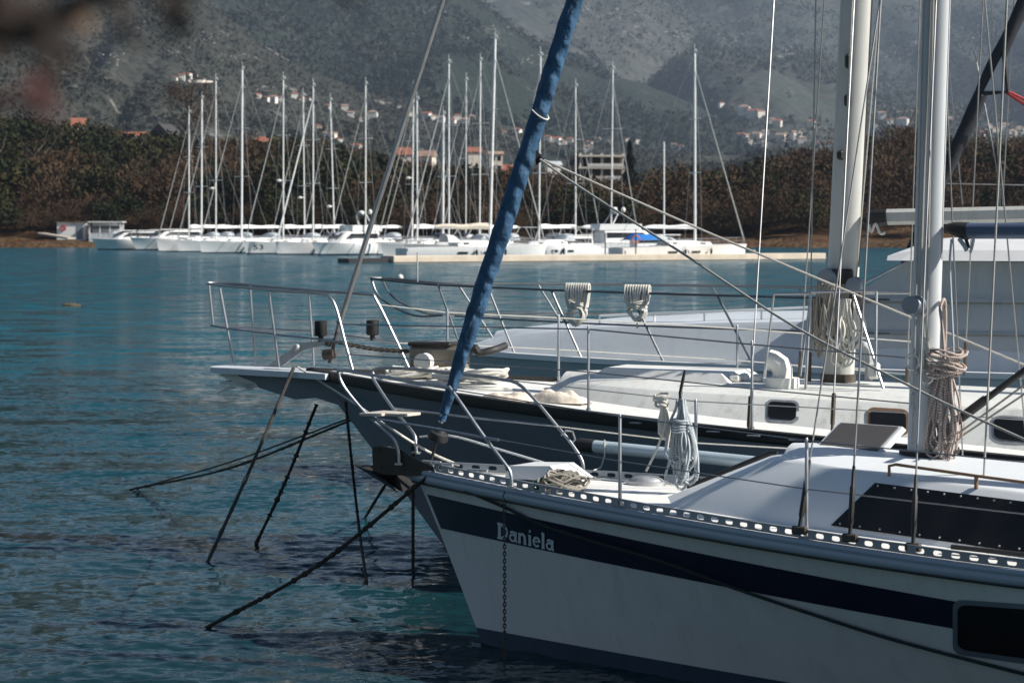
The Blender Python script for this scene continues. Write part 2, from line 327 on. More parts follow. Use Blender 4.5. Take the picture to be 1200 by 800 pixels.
def terrain_mat(name, cols, scale, rock=None, rockthr=.62, bump=.8, bscale=.12, bdist=6., patch=.004, rscale=.02, dark=None):
    m = bpy.data.materials.new(name); m.use_nodes = True; n = m.node_tree.nodes; l = m.node_tree.links; b = n['Principled BSDF']; b.inputs['Roughness'].default_value = .95; b.inputs['Specular IOR Level'].default_value = .1
    tc = n.new('ShaderNodeTexCoord')
    def nz(s, d=6, r=.6, st=None):
        src = tc.outputs['Object']
        if st:
            mp = n.new('ShaderNodeMapping'); mp.inputs['Scale'].default_value = st; l.new(src, mp.inputs[0]); src = mp.outputs[0]
        q = n.new('ShaderNodeTexNoise'); q.inputs['Scale'].default_value = s; q.inputs['Detail'].default_value = d; q.inputs['Roughness'].default_value = r; l.new(src, q.inputs[0]); return q.outputs[0]
    rp = n.new('ShaderNodeValToRGB'); cr = rp.color_ramp; cr.elements[0].position = .32; cr.elements[1].position = .68
    cr.elements[0].color = (*cols[0], 1); cr.elements[1].color = (*cols[-1], 1)
    for i, c in enumerate(cols[1:-1]): e = cr.elements.new(.32+.36*(i+1)/(len(cols)-1)); e.color = (*c, 1)
    l.new(nz(scale, 8, .72), rp.inputs[0]); out = rp.outputs[0]
    def over(out, fac, col, lo, hi, k=1.):
        mr = n.new('ShaderNodeMapRange'); mr.inputs[1].default_value = lo; mr.inputs[2].default_value = hi; mr.inputs[4].default_value = k; l.new(fac, mr.inputs[0])
        mx = n.new('ShaderNodeMix'); mx.data_type = 'RGBA'; l.new(mr.outputs[0], mx.inputs[0]); l.new(out, mx.inputs[6]); mx.inputs[7].default_value = (*col, 1); return mx.outputs[2]
    if dark: out = over(out, nz(patch, 5, .6), dark, .48, .56, .8)
    if rock: out = over(out, nz(rscale, 8, .7), rock, rockthr, rockthr+.08, .8)
    l.new(out, b.inputs['Base Color'])
    vo = n.new('ShaderNodeTexVoronoi'); vo.inputs['Scale'].default_value = bscale; l.new(tc.outputs['Object'], vo.inputs['Vector'])
    mth = n.new('ShaderNodeMath'); mth.operation = 'SUBTRACT'; l.new(nz(bscale*.5, 5), mth.inputs[0]); l.new(vo.outputs['Distance'], mth.inputs[1])
    bp = n.new('ShaderNodeBump'); bp.inputs['Strength'].default_value = bump; bp.inputs['Distance'].default_value = bdist; l.new(mth.outputs[0], bp.inputs['Height']); l.new(bp.outputs[0], b.inputs['Normal'])
    return m
g = MB(); g.grid(np.stack([X, R, Z], -1))
lo = g.build('shore_land', terrain_mat('shore_soil', [(.035, .028, .014), (.085, .05, .026), (.15, .10, .06)], .5, (.075, .03, .018), .55, .8, 1.2, .4, rscale=.12))
tag(lo, 'brown grassy bank of the far shore', kind='structure')
# ---- mountains: three ridges, each a real slope with its own distance
SLOPE = {}
def ridge(name, r0, r1, r2, pxs, pys, base, seed, m, rough, label, na=520, nr=150, gully=1., gw=180.):
    aa = np.linspace(-.42, .42, na); t = np.linspace(0, 1, nr); tb = np.linspace(0, 1, 14)[1:]
    rows = []
    crest = 3+(265-np.interp(600+F*aa, pxs, pys))/F*r1
    base_z = base+0*aa
    for q in t:
        r = r0+(r1-r0)*q; x = aa*r
        z = base_z+(crest-base_z)*(q**1.12)
        nn = noise2(x/gw+40, r*.35/gw+9, seed, 6, .52)-.5; big = noise2(x/(gw*3.2)+3, r/(gw*4)+2, seed+5, 3)-.5
        gul = np.abs(noise2(x/(gw*1.5)+13+.25*q, r/(gw*9)+4, seed+3, 4, .45)-.5)*2
        z = z-rough*2.2*(1-gul)**4*np.sin(math.pi*min(1, q*1.05))
        z = z+(nn*rough*2+big*rough*2.2)*gully*np.sin(math.pi*min(1, q*1.02)**.8)*1.0+nn*rough*.35*q
        rows.append(np.stack([x, 0*x+r, z], -1))
    last = rows[-1]
    for q in tb:
        r = r1+(r2-r1)*q; x = aa*r; z = last[:, 2]*(1-q*.75)+(noise2(x/120, r/120, seed+9, 4)-.5)*rough*q
        rows.append(np.stack([x, 0*x+r, z], -1))
    P = np.array(rows); SLOPE[name] = P[:nr]; mb = MB(); mb.grid(P); o = mb.build(name, m); tag(o, label, kind='structure'); return mb.bvh()
mA = terrain_mat('scrub_slope', [(.025, .028, .021), (.044, .046, .036), (.074, .071, .060)], .035, (.34, .32, .30), .60, 1., .14, 5., rscale=.012, dark=(.043, .044, .038), patch=.006)
mB = terrain_mat('dark_wooded_slope', [(.014, .021, .017), (.028, .037, .029), (.055, .060, .048)], .03, (.24, .23, .21), .67, 1., .13, 6., rscale=.01, dark=(.02, .03, .024), patch=.004)
mC = terrain_mat('bare_mountain_slope', [(.032, .038, .034), (.060, .063, .054), (.098, .096, .084)], .016, (.32, .31, .29), .62, 1., .05, 4., rscale=.006, dark=(.05, .06, .052), patch=.0022)
bA = ridge('near_hill', 760, 2150, 2900, [-900, 0, 150, 200, 245, 300, 360, 430, 520, 600, 660, 720, 800, 1000, 1900], [-160, -90, -45, -25, 0, 48, 84, 108, 132, 152, 164, 172, 178, 186, 190], 16, 21, mA, 26, 'grey green scrub covered hillside with pale rocks', gw=130)
bB = ridge('forested_ridge', 1500, 3300, 4200, [-900, 200, 400, 520, 565, 620, 700, 785, 850, 900, 1000, 1900], [-260, -130, -70, -28, 0, 44, 84, 112, 140, 158, 176, 190], 20, 33, mB, 30, 'dark forested ridge descending to the right')
bC = ridge('far_mountain', 2100, 6200, 7600, [-900, 300, 600, 900, 1200, 1900], [-150, -110, -80, -70, -85, -110], 20, 47, mC, 75, 'pale hazy mountain flank rising out of view', nr=220, gw=420)
# scrub and woods growing on the slopes: masses nobody could count
def scrub(name, slope, n, size, m, label, seed, tr=(.02, .98), clump=.02, thr=.42, tall=1.):
    r = np.random.default_rng(seed); P = SLOPE[slope]; nr_, na_ = P.shape[:2]; i = (tr[0]+(tr[1]-tr[0])*r.random(n))*(nr_-2); j = r.uniform(na_*.15, na_*.85, n)
    i0, j0 = i.astype(int), j.astype(int); fi, fj = (i-i0)[:, None], (j-j0)[:, None]
    c = (P[i0, j0]*(1-fi)+P[i0+1, j0]*fi)*(1-fj)+(P[i0, j0+1]*(1-fi)+P[i0+1, j0+1]*fi)*fj
    k = noise2(c[:, 0]*clump+31, c[:, 1]*clump*.6+7, seed, 4) > thr; c = c[k]; n = len(c); s = size*(.5+r.random(n)**2*1.1); T = []
    for q in range(5):
        o = r.normal(0, .45, (n, 3))*s[:, None]; o[:, 2] = np.abs(o[:, 2])*tall+s*.25; e = r.normal(size=(n, 3, 3)); e /= np.linalg.norm(e, axis=2)[..., None]; T.append((c+o)[:, None]+e*s[:, None, None]*.62)
    o = bpy.data.objects.new(name, tri_mesh(name, np.concatenate(T), m)); C.objects.link(o); tag(o, label, kind='stuff')
# ---- air
def haze():
    m = bpy.data.materials.new('haze_air'); m.use_nodes = True; n = m.node_tree.nodes; l = m.node_tree.links
    n.remove(n['Principled BSDF']); pv = n.new('ShaderNodeVolumePrincipled'); pv.inputs['Density'].default_value = 0.8e-4; pv.inputs['Color'].default_value = (.55, .68, .86, 1); pv.inputs['Anisotropy'].default_value = .2
    l.new(pv.outputs[0], n['Material Output'].inputs['Volume'])
    mb = MB(); mb.box((0, 3850, 600), (7000, 7900, 1206)); mb.v = [(x, y, (-3.0 if z < 300 else 860)) for x, y, z in mb.v]
    o = mb.build('haze', m, smooth=False); tag(o, 'thin blue air haze over the bay', kind='stuff'); m.volume_intersection_method = 'FAST' if hasattr(m, 'volume_intersection_method') else None
    return o
USE_HAZE = True
if USE_HAZE: haze()
# ================================================================== WOODS
def leaf_mat(name, cols, sc=.09):
    m = bpy.data.materials.new(name); m.use_nodes = True; n = m.node_tree.nodes; l = m.node_tree.links; b = n['Principled BSDF']; b.inputs['Roughness'].default_value = .8; b.inputs['Specular IOR Level'].default_value = .15
    ge = n.new('ShaderNodeNewGeometry'); oi = n.new('ShaderNodeObjectInfo')
    q = n.new('ShaderNodeTexNoise'); q.inputs['Scale'].default_value = sc; q.inputs['Detail'].default_value = 3; l.new(ge.outputs['Position'], q.inputs[0])
    mt = n.new('ShaderNodeMath'); mt.operation = 'MULTIPLY_ADD'; l.new(ge.outputs['Random Per Island'], mt.inputs[0]); mt.inputs[1].default_value = .22; l.new(q.outputs[0], mt.inputs[2])
    rp = n.new('ShaderNodeValToRGB'); cr = rp.color_ramp; cr.elements[0].position = .38; cr.elements[1].position = .80; cr.elements[0].color = (*cols[0], 1); cr.elements[1].color = (*cols[-1], 1)
    for i, c in enumerate(cols[1:-1]): e = cr.elements.new(.4+.42*(i+1)/(len(cols)-1)); e.color = (*c, 1)
    l.new(mt.outputs[0], rp.inputs[0]); l.new(rp.outputs[0], b.inputs['Base Color']); return m
L_EV = leaf_mat('evergreen_foliage', [(.009, .014, .006), (.020, .026, .009), (.05, .042, .015)])
L_BR = leaf_mat('brown_bare_twigs', [(.030, .018, .010), (.062, .037, .021), (.100, .062, .037)])
L_DK = leaf_mat('dark_cypress_foliage', [(.012, .014, .011), (.025, .024, .018)])
BARK = mat('bark', (.07, .055, .045), .9, var=.3, scale=4)
def crown(kind, Ht, W, N, seed, leaf=.5):
    """many small leaf clumps through a crown's volume; returns triangles (n,3,3)"""
    r = np.random.default_rng(seed)
    nl = {'round': 9, 'cone': 12, 'bare': 8}[kind]
    if kind == 'cone':
        tt = r.random(N)**.75; rad = W*.5*(1-tt)**.8*(.55+.5*r.random(N))*(.75+.35*np.sin(tt*34+r.random(N))); an = r.random(N)*6.283
        c = np.stack([rad*np.cos(an), rad*np.sin(an), .06*Ht+tt*Ht*.96], -1)
    else:
        lobes = np.stack([r.normal(0, .24*W, nl), r.normal(0, .24*W, nl), (.38+.45*r.random(nl))*Ht], -1); lr = (.20+.13*r.random(nl))*W
        k = r.integers(0, nl, N); d = r.normal(size=(N, 3)); d /= np.linalg.norm(d, axis=1)[:, None]
        c = lobes[k]+d*(lr[k]*(.55+.5*r.random(N)))[:, None]*V(1, 1, .85)
        c[:, 2] = np.clip(c[:, 2], .08*Ht, Ht*1.02)
    n = r.normal(size=(N, 3)); n /= np.linalg.norm(n, axis=1)[:, None]; u = np.cross(n, r.normal(size=(N, 3))); u /= np.linalg.norm(u, axis=1)[:, None]; v = np.cross(n, u)
    if kind == 'bare':
        up = np.stack([r.normal(0, .75, N), r.normal(0, .75, N), .35+r.random(N)], -1)+d*.8; up /= np.linalg.norm(up, axis=1)[:, None]
        sd = np.cross(up, n); sd /= np.linalg.norm(sd, axis=1)[:, None]; L = leaf*(.9+1.1*r.random(N)); wd = leaf*(.2+.2*r.random(N))
        return np.stack([c-up*(L*.5)[:, None]-sd*wd[:, None], c-up*(L*.5)[:, None]+sd*wd[:, None], c+up*(L*.7)[:, None]], 1)
    s = leaf*(.6+.8*r.random(N))
    return np.stack([c+u*s[:, None], c-.5*u*s[:, None]+.7*v*s[:, None], c-.5*u*s[:, None]-.7*v*s[:, None]], 1)
def tri_mesh(name, T, m):
    me = bpy.data.meshes.new(name); n = len(T); me.vertices.add(n*3); me.vertices.foreach_set('co', T.reshape(-1)); me.loops.add(n*3); me.loops.foreach_set('vertex_index', np.arange(n*3, dtype=np.int32))
    me.polygons.add(n); me.polygons.foreach_set('loop_start', np.arange(0, n*3, 3, dtype=np.int32)); me.polygons.foreach_set('loop_total', np.full(n, 3, np.int32)); me.update(); me.validate(); me.materials.append(m); return me
def limbs(Ht, W, seed, bare=False):
    r = random.Random(seed); mb = MB(); top = Ht*(.86 if bare else .7); tr = .022*Ht+.06
    mb.tube([(0, 0, -.8), (0, 0, .1*Ht), (r.uniform(-.03, .03)*Ht, r.uniform(-.03, .03)*Ht, .45*Ht), (r.uniform(-.05, .05)*Ht, r.uniform(-.05, .05)*Ht, top)], [tr*1.3, tr, tr*.7, tr*.15], 6)
    for i in range(16 if bare else 7):
        z = (.25+.5*r.random())*Ht; an = r.random()*6.28; ln = W*(.3+.25*r.random()); p = V(0, 0, z); q = p+V(math.cos(an)*ln*.6, math.sin(an)*ln*.6, ln*.5); e = q+V(math.cos(an+.3)*ln*.4, math.sin(an+.3)*ln*.4, ln*.6)
        mb.tube([p, q, e], [tr*.4, tr*.25, tr*.06], 4)
        if bare:
            for j in range(6):
                a2 = an+r.uniform(-1.2, 1.2); t0 = q*(1-j/6)+e*(j/6); mb.tube([t0, t0+V(math.cos(a2)*ln*.35, math.sin(a2)*ln*.35, ln*r.uniform(.2, .55))], [tr*.14, tr*.03], 3)
    return mb
KIND = {'round': (L_EV, .44), 'bare': (L_BR, .40), 'cone': (L_DK, .42)}
def tree(name, kind, px, d, Ht, W, label, seed, N=2600, group=None, sink=0.):
    x = (px-600)/F*d; z = float(ground(np.array([x]), np.array([float(d)]))[0])-sink
    t = thing(name, label, 'tree', (x, d, z), group); mb = limbs(Ht, W, seed, kind == 'bare')
    mb.v = [(a+x, b+d, c+z) for a, b, c in mb.v]; mb.build('trunk', BARK, t)
    me = tri_mesh('crown', crown(kind, Ht, W, N, seed, KIND[kind][1]*.75), KIND[kind][0]); o = bpy.data.objects.new('crown', me); C.objects.link(o); o.parent = t
    return t
# the unbroken woods: masses nobody could count
def wood(name, kinds, pxr, label, seed, n, rspan=(352, 520)):
    r = np.random.default_rng(seed); protos = {k: [crown(k, 1., .9, 900, 900+seed+i, .042 if k != 'bare' else .036) for i in range(7)] for k in set(kinds)}
    Ts = []; 
    for i in range(n):
        px = r.uniform(*pxr); d = rspan[0]+(rspan[1]-rspan[0])*r.random()**1.3; k = kinds[r.integers(0, len(kinds))]
        x = (px-600)/F*d; 
        if k == 'round' and noise2(np.array([px/90.]), np.array([d/40.]), 77, 2)[0] < .40: k = 'bare'
        z = float(ground(np.array([x]), np.array([d]))[0]); Ht = r.uniform(5.5, 13.)*(.55 if d < 362 else 1); W = Ht*r.uniform(.75, 1.1)
        lim = topz(x/d, d)-z+r.uniform(-4.2, 2.4)
        if lim < 3: continue
        Ht = min(Ht, lim); an = r.uniform(0, 6.28); c, s = math.cos(an), math.sin(an)
        T = protos[k][r.integers(0, 7)]; T = T*V(W, W, Ht); T = np.stack([T[..., 0]*c-T[..., 1]*s, T[..., 0]*s+T[..., 1]*c, T[..., 2]], -1)+V(x, d, z); Ts.append((k, T))
    for k in set(kinds):
        S = [t for kk, t in Ts if kk == k]
        if S:
            o = bpy.data.objects.new(name if k != 'bare' else 'brown_thicket', tri_mesh(name, np.concatenate(S), KIND[k][0])); C.objects.link(o)
            tag(o, label if k != 'bare' else 'brown leafless thicket '+('between the evergreens on the left shore' if pxr[1] < 500 else 'along the right shore'), kind='stuff')
scrub('hillside_scrub', 'near_hill', 62000, 2.6, leaf_mat('scrub_foliage', [(.019, .022, .016), (.033, .035, .026), (.052, .050, .040)], .012), 'dark scrub dotted over the near hillside', 61, (.0, .98), .012, .34)
scrub('ridge_wood', 'forested_ridge', 42000, 5.0, leaf_mat('ridge_foliage', [(.012, .018, .015), (.022, .030, .023), (.040, .045, .034)], .006), 'dense dark wood covering the ridge', 62, (.2, .99), .005, .38, 1.3)
scrub('mountain_scrub', 'far_mountain', 62000, 5.6, leaf_mat('mountain_foliage', [(.026, .031, .026), (.042, .046, .038), (.062, .064, .054)], .004), 'sparse scrub on the far mountain', 63, (.02, .95), .0035, .39)
wood('evergreen_wood', ['round', 'round', 'bare'], (-120, 440), 'dark evergreen wood on the left shore', 3, 620)
wood('shore_wood', ['bare', 'bare', 'bare', 'round'], (400, 1950), 'dark green bushes scattered in the brown shore wood', 4, 1900)
# ================================================================== BOATS
class Boat:
    """local frame: s aft from the stemhead, v across (minus = the near side of a boat whose bow points left), z up"""
    def __init__(s, O, phi, B, L, p, zs, rake, Lend, tw=.72, pw=None, draft=.45, flare=.82):
        s.O = np.array(O, float); s.a = V(math.cos(phi), -math.sin(phi)); s.n = V(math.sin(phi), math.cos(phi))
        s.B, s.L, s.p, s.zc, s.rake, s.Lend, s.tw, s.pw, s.draft, s.flare = B, L, p, zs, rake, Lend, tw, pw or max(1.2, p-.6), draft, flare
    def half(q, s):
        s = np.asarray(s, float); t = np.clip(s/q.L, 0, 1); f = q.B*(1-(1-t)**q.p); u = np.clip((s-q.L)/(q.Lend-q.L), 0, 1); return f*(1-(1-q.tw)*u**2)
    def zs(q, s): return q.zc[0]+q.zc[1]*s+q.zc[2]*np.minimum(s, q.Lend*.7)**2 if len(q.zc) == 3 else q.zc[0]
    def P(q, s, v, z): xy = q.O+s*q.a+v*q.n; return V(xy[0], xy[1], z)
    def loc(q, P): r = np.array(P[:2])-q.O; return float(r@q.a), float(r@q.n)
    def rail(q, s, side=-1, dv=0., dz=0.): return q.P(s, side*(float(q.half(s))+dv), float(q.zs(s))+dz)
    def at_v(q, px, py, v):
        k = np.array([(px-600)/F, 1.]); Y = (v+q.n@q.O)/(q.n@k); return pix(px, py, Y)
    def at_s(q, px, py, s):
        k = np.array([(px-600)/F, 1.]); Y = (s+q.a@q.O)/(q.a@k); return pix(px, py, Y)
    def hull_pt(q, u, k, side=-1):
        """u along (0 stem..1 transom), k down (0 deck edge, 1 waterline, >1 below)"""
        zd = float(q.zs(0)); st = q.rake*min(k, 1.)**.9+max(0, k-1)*q.rake*1.1
        s = st+u*(q.Lend-st); z0 = float(q.zs(s if k < 1 else s)); z = z0*(1-k) if k <= 1 else -(k-1)*q.draft/.5
        rel = (s-st); Lk = q.L*(1+.25*min(k, 1)); pk = q.p+(q.pw-q.p)*min(k, 1); t = min(1, max(0, rel/Lk))
        b = q.B*(1-(1-t)**pk); uu = min(1, max(0, (s-q.L)/(q.Lend-q.L))); b *= 1-(1-q.tw)*uu**2
        kk = min(k, 1); b *= 1-(1-q.flare)*kk**1.8
        if k > 1: b *= math.sqrt(max(0, 1-((k-1)/.6)**2))
        return q.P(s, side*b, z)
    def hull(q, nu=44, ks=(0, .06, .14, .24, .35, .47, .6, .74, .88, 1., 1.12, 1.28, 1.45)):
        us = np.linspace(0, 1, nu)**1.5; mb = MB()
        for side in (-1, 1): mb.grid([[q.hull_pt(u, k, side) for u in us] for k in ks])
        tr = [q.hull_pt(1, k, -1) for k in ks]+[q.hull_pt(1, k, 1) for k in reversed(ks)]; mb.add(tr, [tuple(range(len(tr)))]); return mb
    def band(q, z1, z2, off=.004, u0=0., u1=1., nu=60, nk=3, sides=(-1, 1)):
        """a painted band between two heights (functions of u)"""
        mb = MB()
        for side in sides:
            rows = []
            for j in range(nk+1):
                row = []
                for u in np.linspace(u0**(1/1.5), u1**(1/1.5), nu)**1.5:
                    z = z1(u)+(z2(u)-z1(u))*j/nk; lo_, hi_ = 0., 1.45
                    for _ in range(30):
                        m_ = (lo_+hi_)/2
                        if q.hull_pt(u, m_, side)[2] > z: lo_ = m_
                        else: hi_ = m_
                    p = q.hull_pt(u, lo_, side); p[:2] += side*q.n*off; row.append(p)
                rows.append(row)
            mb.grid(rows)
        return mb
    def deck(q, s0=.02, n=40, camber=.05, inset=.01, dz=0., m=8):
        return MB().grid([[q.P(s, f*max(0, float(q.half(s))-inset), float(q.zs(s))+dz+camber*min(1, float(q.half(s)))*(1-f*f)) for f in np.linspace(-1, 1, m+1)] for s in np.linspace(s0, q.Lend-.02, n)])
    def house(q, foot, top, mid=.86, camber=.06):
        """coachroof: foot = [(s, v, z)], top likewise for the near side, mirrored; nose closed"""
        loop = lambda L: [q.P(s, v, z) for s, v, z in L]+[q.P(s, -v, z) for s, v, z in reversed(L)]
        f = loop(foot); t = loop(top); n = len(f)
        m1 = [a+(b-a)*mid+V(0, 0, (b[2]-a[2])*.06) for a, b in zip(f, t)]
        ce = np.mean(t, 0); t2 = []
        for i, (a, b) in enumerate(zip(m1, t)): t2.append(b)
        mb = MB(); mb.add(f+m1+t2, [(i+r*n, (i+1) % n+r*n, (i+1) % n+n+r*n, i+n+r*n) for r in range(2) for i in range(n)])
        k = len(foot); rows = []
        for i in range(k):
            a, b = t[i], t[n-1-i]; rows.append([a+(b-a)*g+V(0, 0, camber*(1-(2*g-1)**2)) for g in np.linspace(0, 1, 9)])
        mb.grid(rows); return mb
M['furled_grey'] = mat('grey_furled_cloth', (.42, .43, .42), .8)
def far_yacht(px, d, ytop, head, label, name='moored_yacht', group='sailing yachts moored in the far marina', Lf=.70, boom=1, furl=None, bag=False, radar=0., mizzen=None, lean=0., freeb=1.25, hmat='white_paint', spread=2, dodger=True, num=None, mastr=.085, bimini=False, cover=None):
    """head: unit vector (x, y) the bow points to"""
    hx, hy = head; nn = math.hypot(hx, hy); hx, hy = hx/nn, hy/nn
    Ht = 3+(265-ytop)/F*d; Ln = min(14.5, max(8.5, Ht*Lf)); Bm = Ln*.155; sm = Ln*.40
    mx = (px-600)/F*d
    b = Boat((mx+hx*sm, d+hy*sm), math.atan2(hy, -hx), Bm, Ln*.5, 2.3, (freeb*1.12, -.03, .0008), .35, Ln, .8, 1.9, .4, .88)
    t = thing(name, label, 'sailboat', b.P(sm, 0, 0), group)
    b.hull(22, (0, .1, .3, .55, .8, 1., 1.3)).build('hull', M[hmat], t); b.deck(n=14, m=4).build('deck', M['deck'], t)
    b.band(lambda u: .16, lambda u: .02, .012, nu=16, nk=1).build('boot_stripe', M['boot'], t)
    zd = lambda s: float(b.zs(s))
    foot = [(sm-Ln*.13, -.12*Bm, zd(sm)), (sm-Ln*.08, -.45*Bm, zd(sm)), (sm+Ln*.05, -.6*Bm, zd(sm)), (sm+Ln*.25, -.62*Bm, zd(sm))]
    top = [(s+.25 if i < 2 else s, v*.85, z+(.30 if i < 2 else .42)) for i, (s, v, z) in enumerate(foot)]
    ho = b.house(foot, top); ca = ho.build('coachroof', M['white_paint'], t)
    wn = MB()
    for side in (-1, 1): wn.prism([b.P(sm-Ln*.05, side*(.47*Bm+.03), zd(sm)+.12), b.P(sm+Ln*.21, side*(.6*Bm), zd(sm)+.12), b.P(sm+Ln*.21, side*(.56*Bm), zd(sm)+.32), b.P(sm-Ln*.05, side*(.45*Bm), zd(sm)+.26)], (0, 0, .02))
    wn.build('window', M['tinted'], ca)
    hl = MB()
    for side in (-1, 1):
        for u in (.42, .6):
            p = b.hull_pt(u, .42, side); p2 = b.hull_pt(u+.07, .42, side); o = side*b.n*.02; hl.prism([p+V(*o, -.09), p2+V(*o, -.09), p2+V(*o, .09), p+V(*o, .09)], V(*o, 0)*.5)
    hl.build('hull_window', M['tinted'], t)
    lx = lean*Ht
    mt = V(mx+b.a[0]*lx, d+b.a[1]*lx, Ht)
    mast = MB().tube([b.P(sm, 0, zd(sm)+.2), mt], [mastr, mastr*.85], 8).build('mast', M['white_paint'], t)
    mb0 = b.P(sm, 0, zd(sm))
    at = lambda f: mb0+(mt-mb0)*f
    for k in range(spread):
        f = (.38, .66)[k] if spread == 2 else .52
        p = at(f); MB().tube([p+V(*b.n, 0)*-Bm*.6, p+V(*b.n, 0)*Bm*.6], .03, 5).build('spreader', M['white_paint'], mast)
    MB().tube([mt, mt+V(0, 0, .9)], .018, 4).tube([mt+V(-.25, 0, .15), mt+V(.3, 0, .15)], .03, 4).box(mt+V(.1, 0, .32), (.25, .2, .14)).build('masthead_instruments', M['white_paint'], mast)
    bow = b.P(.25, 0, zd(0)+.25); tp = at(.93)
    if furl is None: furl = .048
    MB().tube([bow+(tp-bow)*f for f in (0, .04, .5, .95, 1)], [.03, furl, furl*.85, furl*.45, .02], 6).build('furled_jib', M['white_paint' if furl > .1 else 'furled_grey'], t)
    wr = MB(); st = b.P(Ln-.2, 0, zd(Ln)+.1); wr.tube([st, mt], .018, 4)
    for side in (-1, 1):
        c = b.P(sm+.2, side*Bm*.9, zd(sm)); wr.tube([c, at(.38)+side*V(*b.n, 0)*Bm*.6, at(.95)], .015, 4)
    wr.build('rigging', M['wire'], t)
    if boom:
        zb = zd(sm)+1.55; e = b.P(sm+Ln*.40, 0, zb+.05)
        bo = MB().tube([b.P(sm+.15, 0, zb), e], .085, 8).build('boom', M['white_paint'], t)
        k = 6; pts = [b.P(sm+.2+(Ln*.36)*i/k, 0, zb+.17+.06*math.sin(i*1.7)) for i in range(k+1)]
        rs = [.30 if bag else .17]+[(.26 if bag else .14)*(1-.08*i) for i in range(k)]
        MB().tube(pts, rs, 8).build('sail_bag', M['canvas' if bag else 'white_paint'], bo)
    rl = MB()
    for side in (-1, 1):
        pts = [b.rail(s, side, -.08, .62) for s in np.linspace(.3, Ln-.2, 12)]; rl.tube(pts, .016, 4); rl.tube([p-V(0, 0, .3) for p in pts], .010, 4)
        for p in pts: rl.tube([p, p-V(0, 0, .62)], .014, 4)
    rl.build('guard_rail', M['steel'], t)
    if dodger:
        s0 = sm+Ln*.25; dg = MB(); rows = []
        for j in range(6):
            a2 = math.pi*j/5; rows.append([b.P(s0+ds, -math.cos(a2)*Bm*.62, zd(s0)+.40+h*math.sin(a2)**.6) for ds, h in ((-.35, .05), (.15, .62), (.9, .72))])
        dg.grid(rows); dg.build('spray_hood', M['cover_grey'] if not bag else M['white_paint'], t) if int(px) % 3 else dg.build('spray_hood', M['navy'], t)
    if bimini:
        s0 = sm+Ln*.36; bi = MB().grid([[b.P(s0+ds, v, zd(s0)+1.75-.12*(v/Bm)**2) for v in np.linspace(-Bm*.7, Bm*.7, 5)] for ds in (0, .9, 1.8)])
        for side in (-1, 1):
            for ds in (0, 1.8): bi.tube([b.P(s0+ds, side*Bm*.7, zd(s0)+1.63), b.P(s0+.9, side*Bm*.8, zd(s0)+.1)], .025, 5)
        bi.build('bimini', M['dark_cloth'] if bimini == 2 else M['white_paint'], t)
    if radar: p = at(radar)+V(-.3*hx*-1, 0, 0)+V(hx, hy, 0)*.3; MB().ball(p, (.28, .28, .15)).tube([p, at(radar)], .04, 5).build('radar_dome', M['white_plastic'], mast)
    for i, s in enumerate((Ln*.35, Ln*.55)):
        for side in (-1, 1):
            p = b.rail(s, side, .12, -.55); MB().tube([p+V(0, 0, .3), p+V(0, 0, .22), p-V(0, 0, .22), p-V(0, 0, .3)], [.03, .11, .11, .03], 7).tube([p+V(0, 0, .3), p+V(0, 0, .62)], .012, 4).build('fender', M['navy'] if i else M['black'], t)
    if mizzen:
        ym, zt = mizzen; p = b.P(ym, 0, zd(ym)); top_ = p+V(0, 0, zt-p[2]); MB().tube([p, top_], .07, 7).build('mizzen_mast', M['white_paint'], t)
    if cover:
        s0 = sm+Ln*.27; MB().grid([[b.P(s0+ds, v, zd(s0)+.5+h*(1-(v/(Bm*.8))**2)) for v in np.linspace(-Bm*.75, Bm*.75, 7)] for ds, h in ((0, .1), (.6, .65), (1.6, .55), (2.6, .7), (3.2, .2))]).build('cockpit_cover', M[cover], t)
    if num:
        cu = bpy.data.curves.new('n', 'FONT'); cu.body = num; cu.size = 1.; cu.align_x = 'CENTER'; to = bpy.data.objects.new('n', cu); C.objects.link(to); bpy.context.view_layer.update()
        me = bpy.data.meshes.new_from_object(to.evaluated_get(bpy.context.evaluated_depsgraph_get())); mb = MB(); vs = []
        bv = b.hull(60).bvh(); bpy.data.objects.remove(to)
        for v in me.vertices:
            # flat lettering laid on the hull side that faces the water
            q = b.hull_pt(.10+.085*(v.co.x), .62-.55*v.co.y, num_side(b)); vs.append(q+num_side(b)*V(*b.n, 0)*.015)
        mb.add(vs, [tuple(p.vertices) for p in me.polygons]); mb.build('hull_number', M['navy'], t, smooth=False)
    return t, b
def num_side(b): return -1 if b.n[1] > 0 else 1
GL = (-.74, -.67); GR = (.93, .36); GG = (-.80, -.60); GA = (.6, .8)
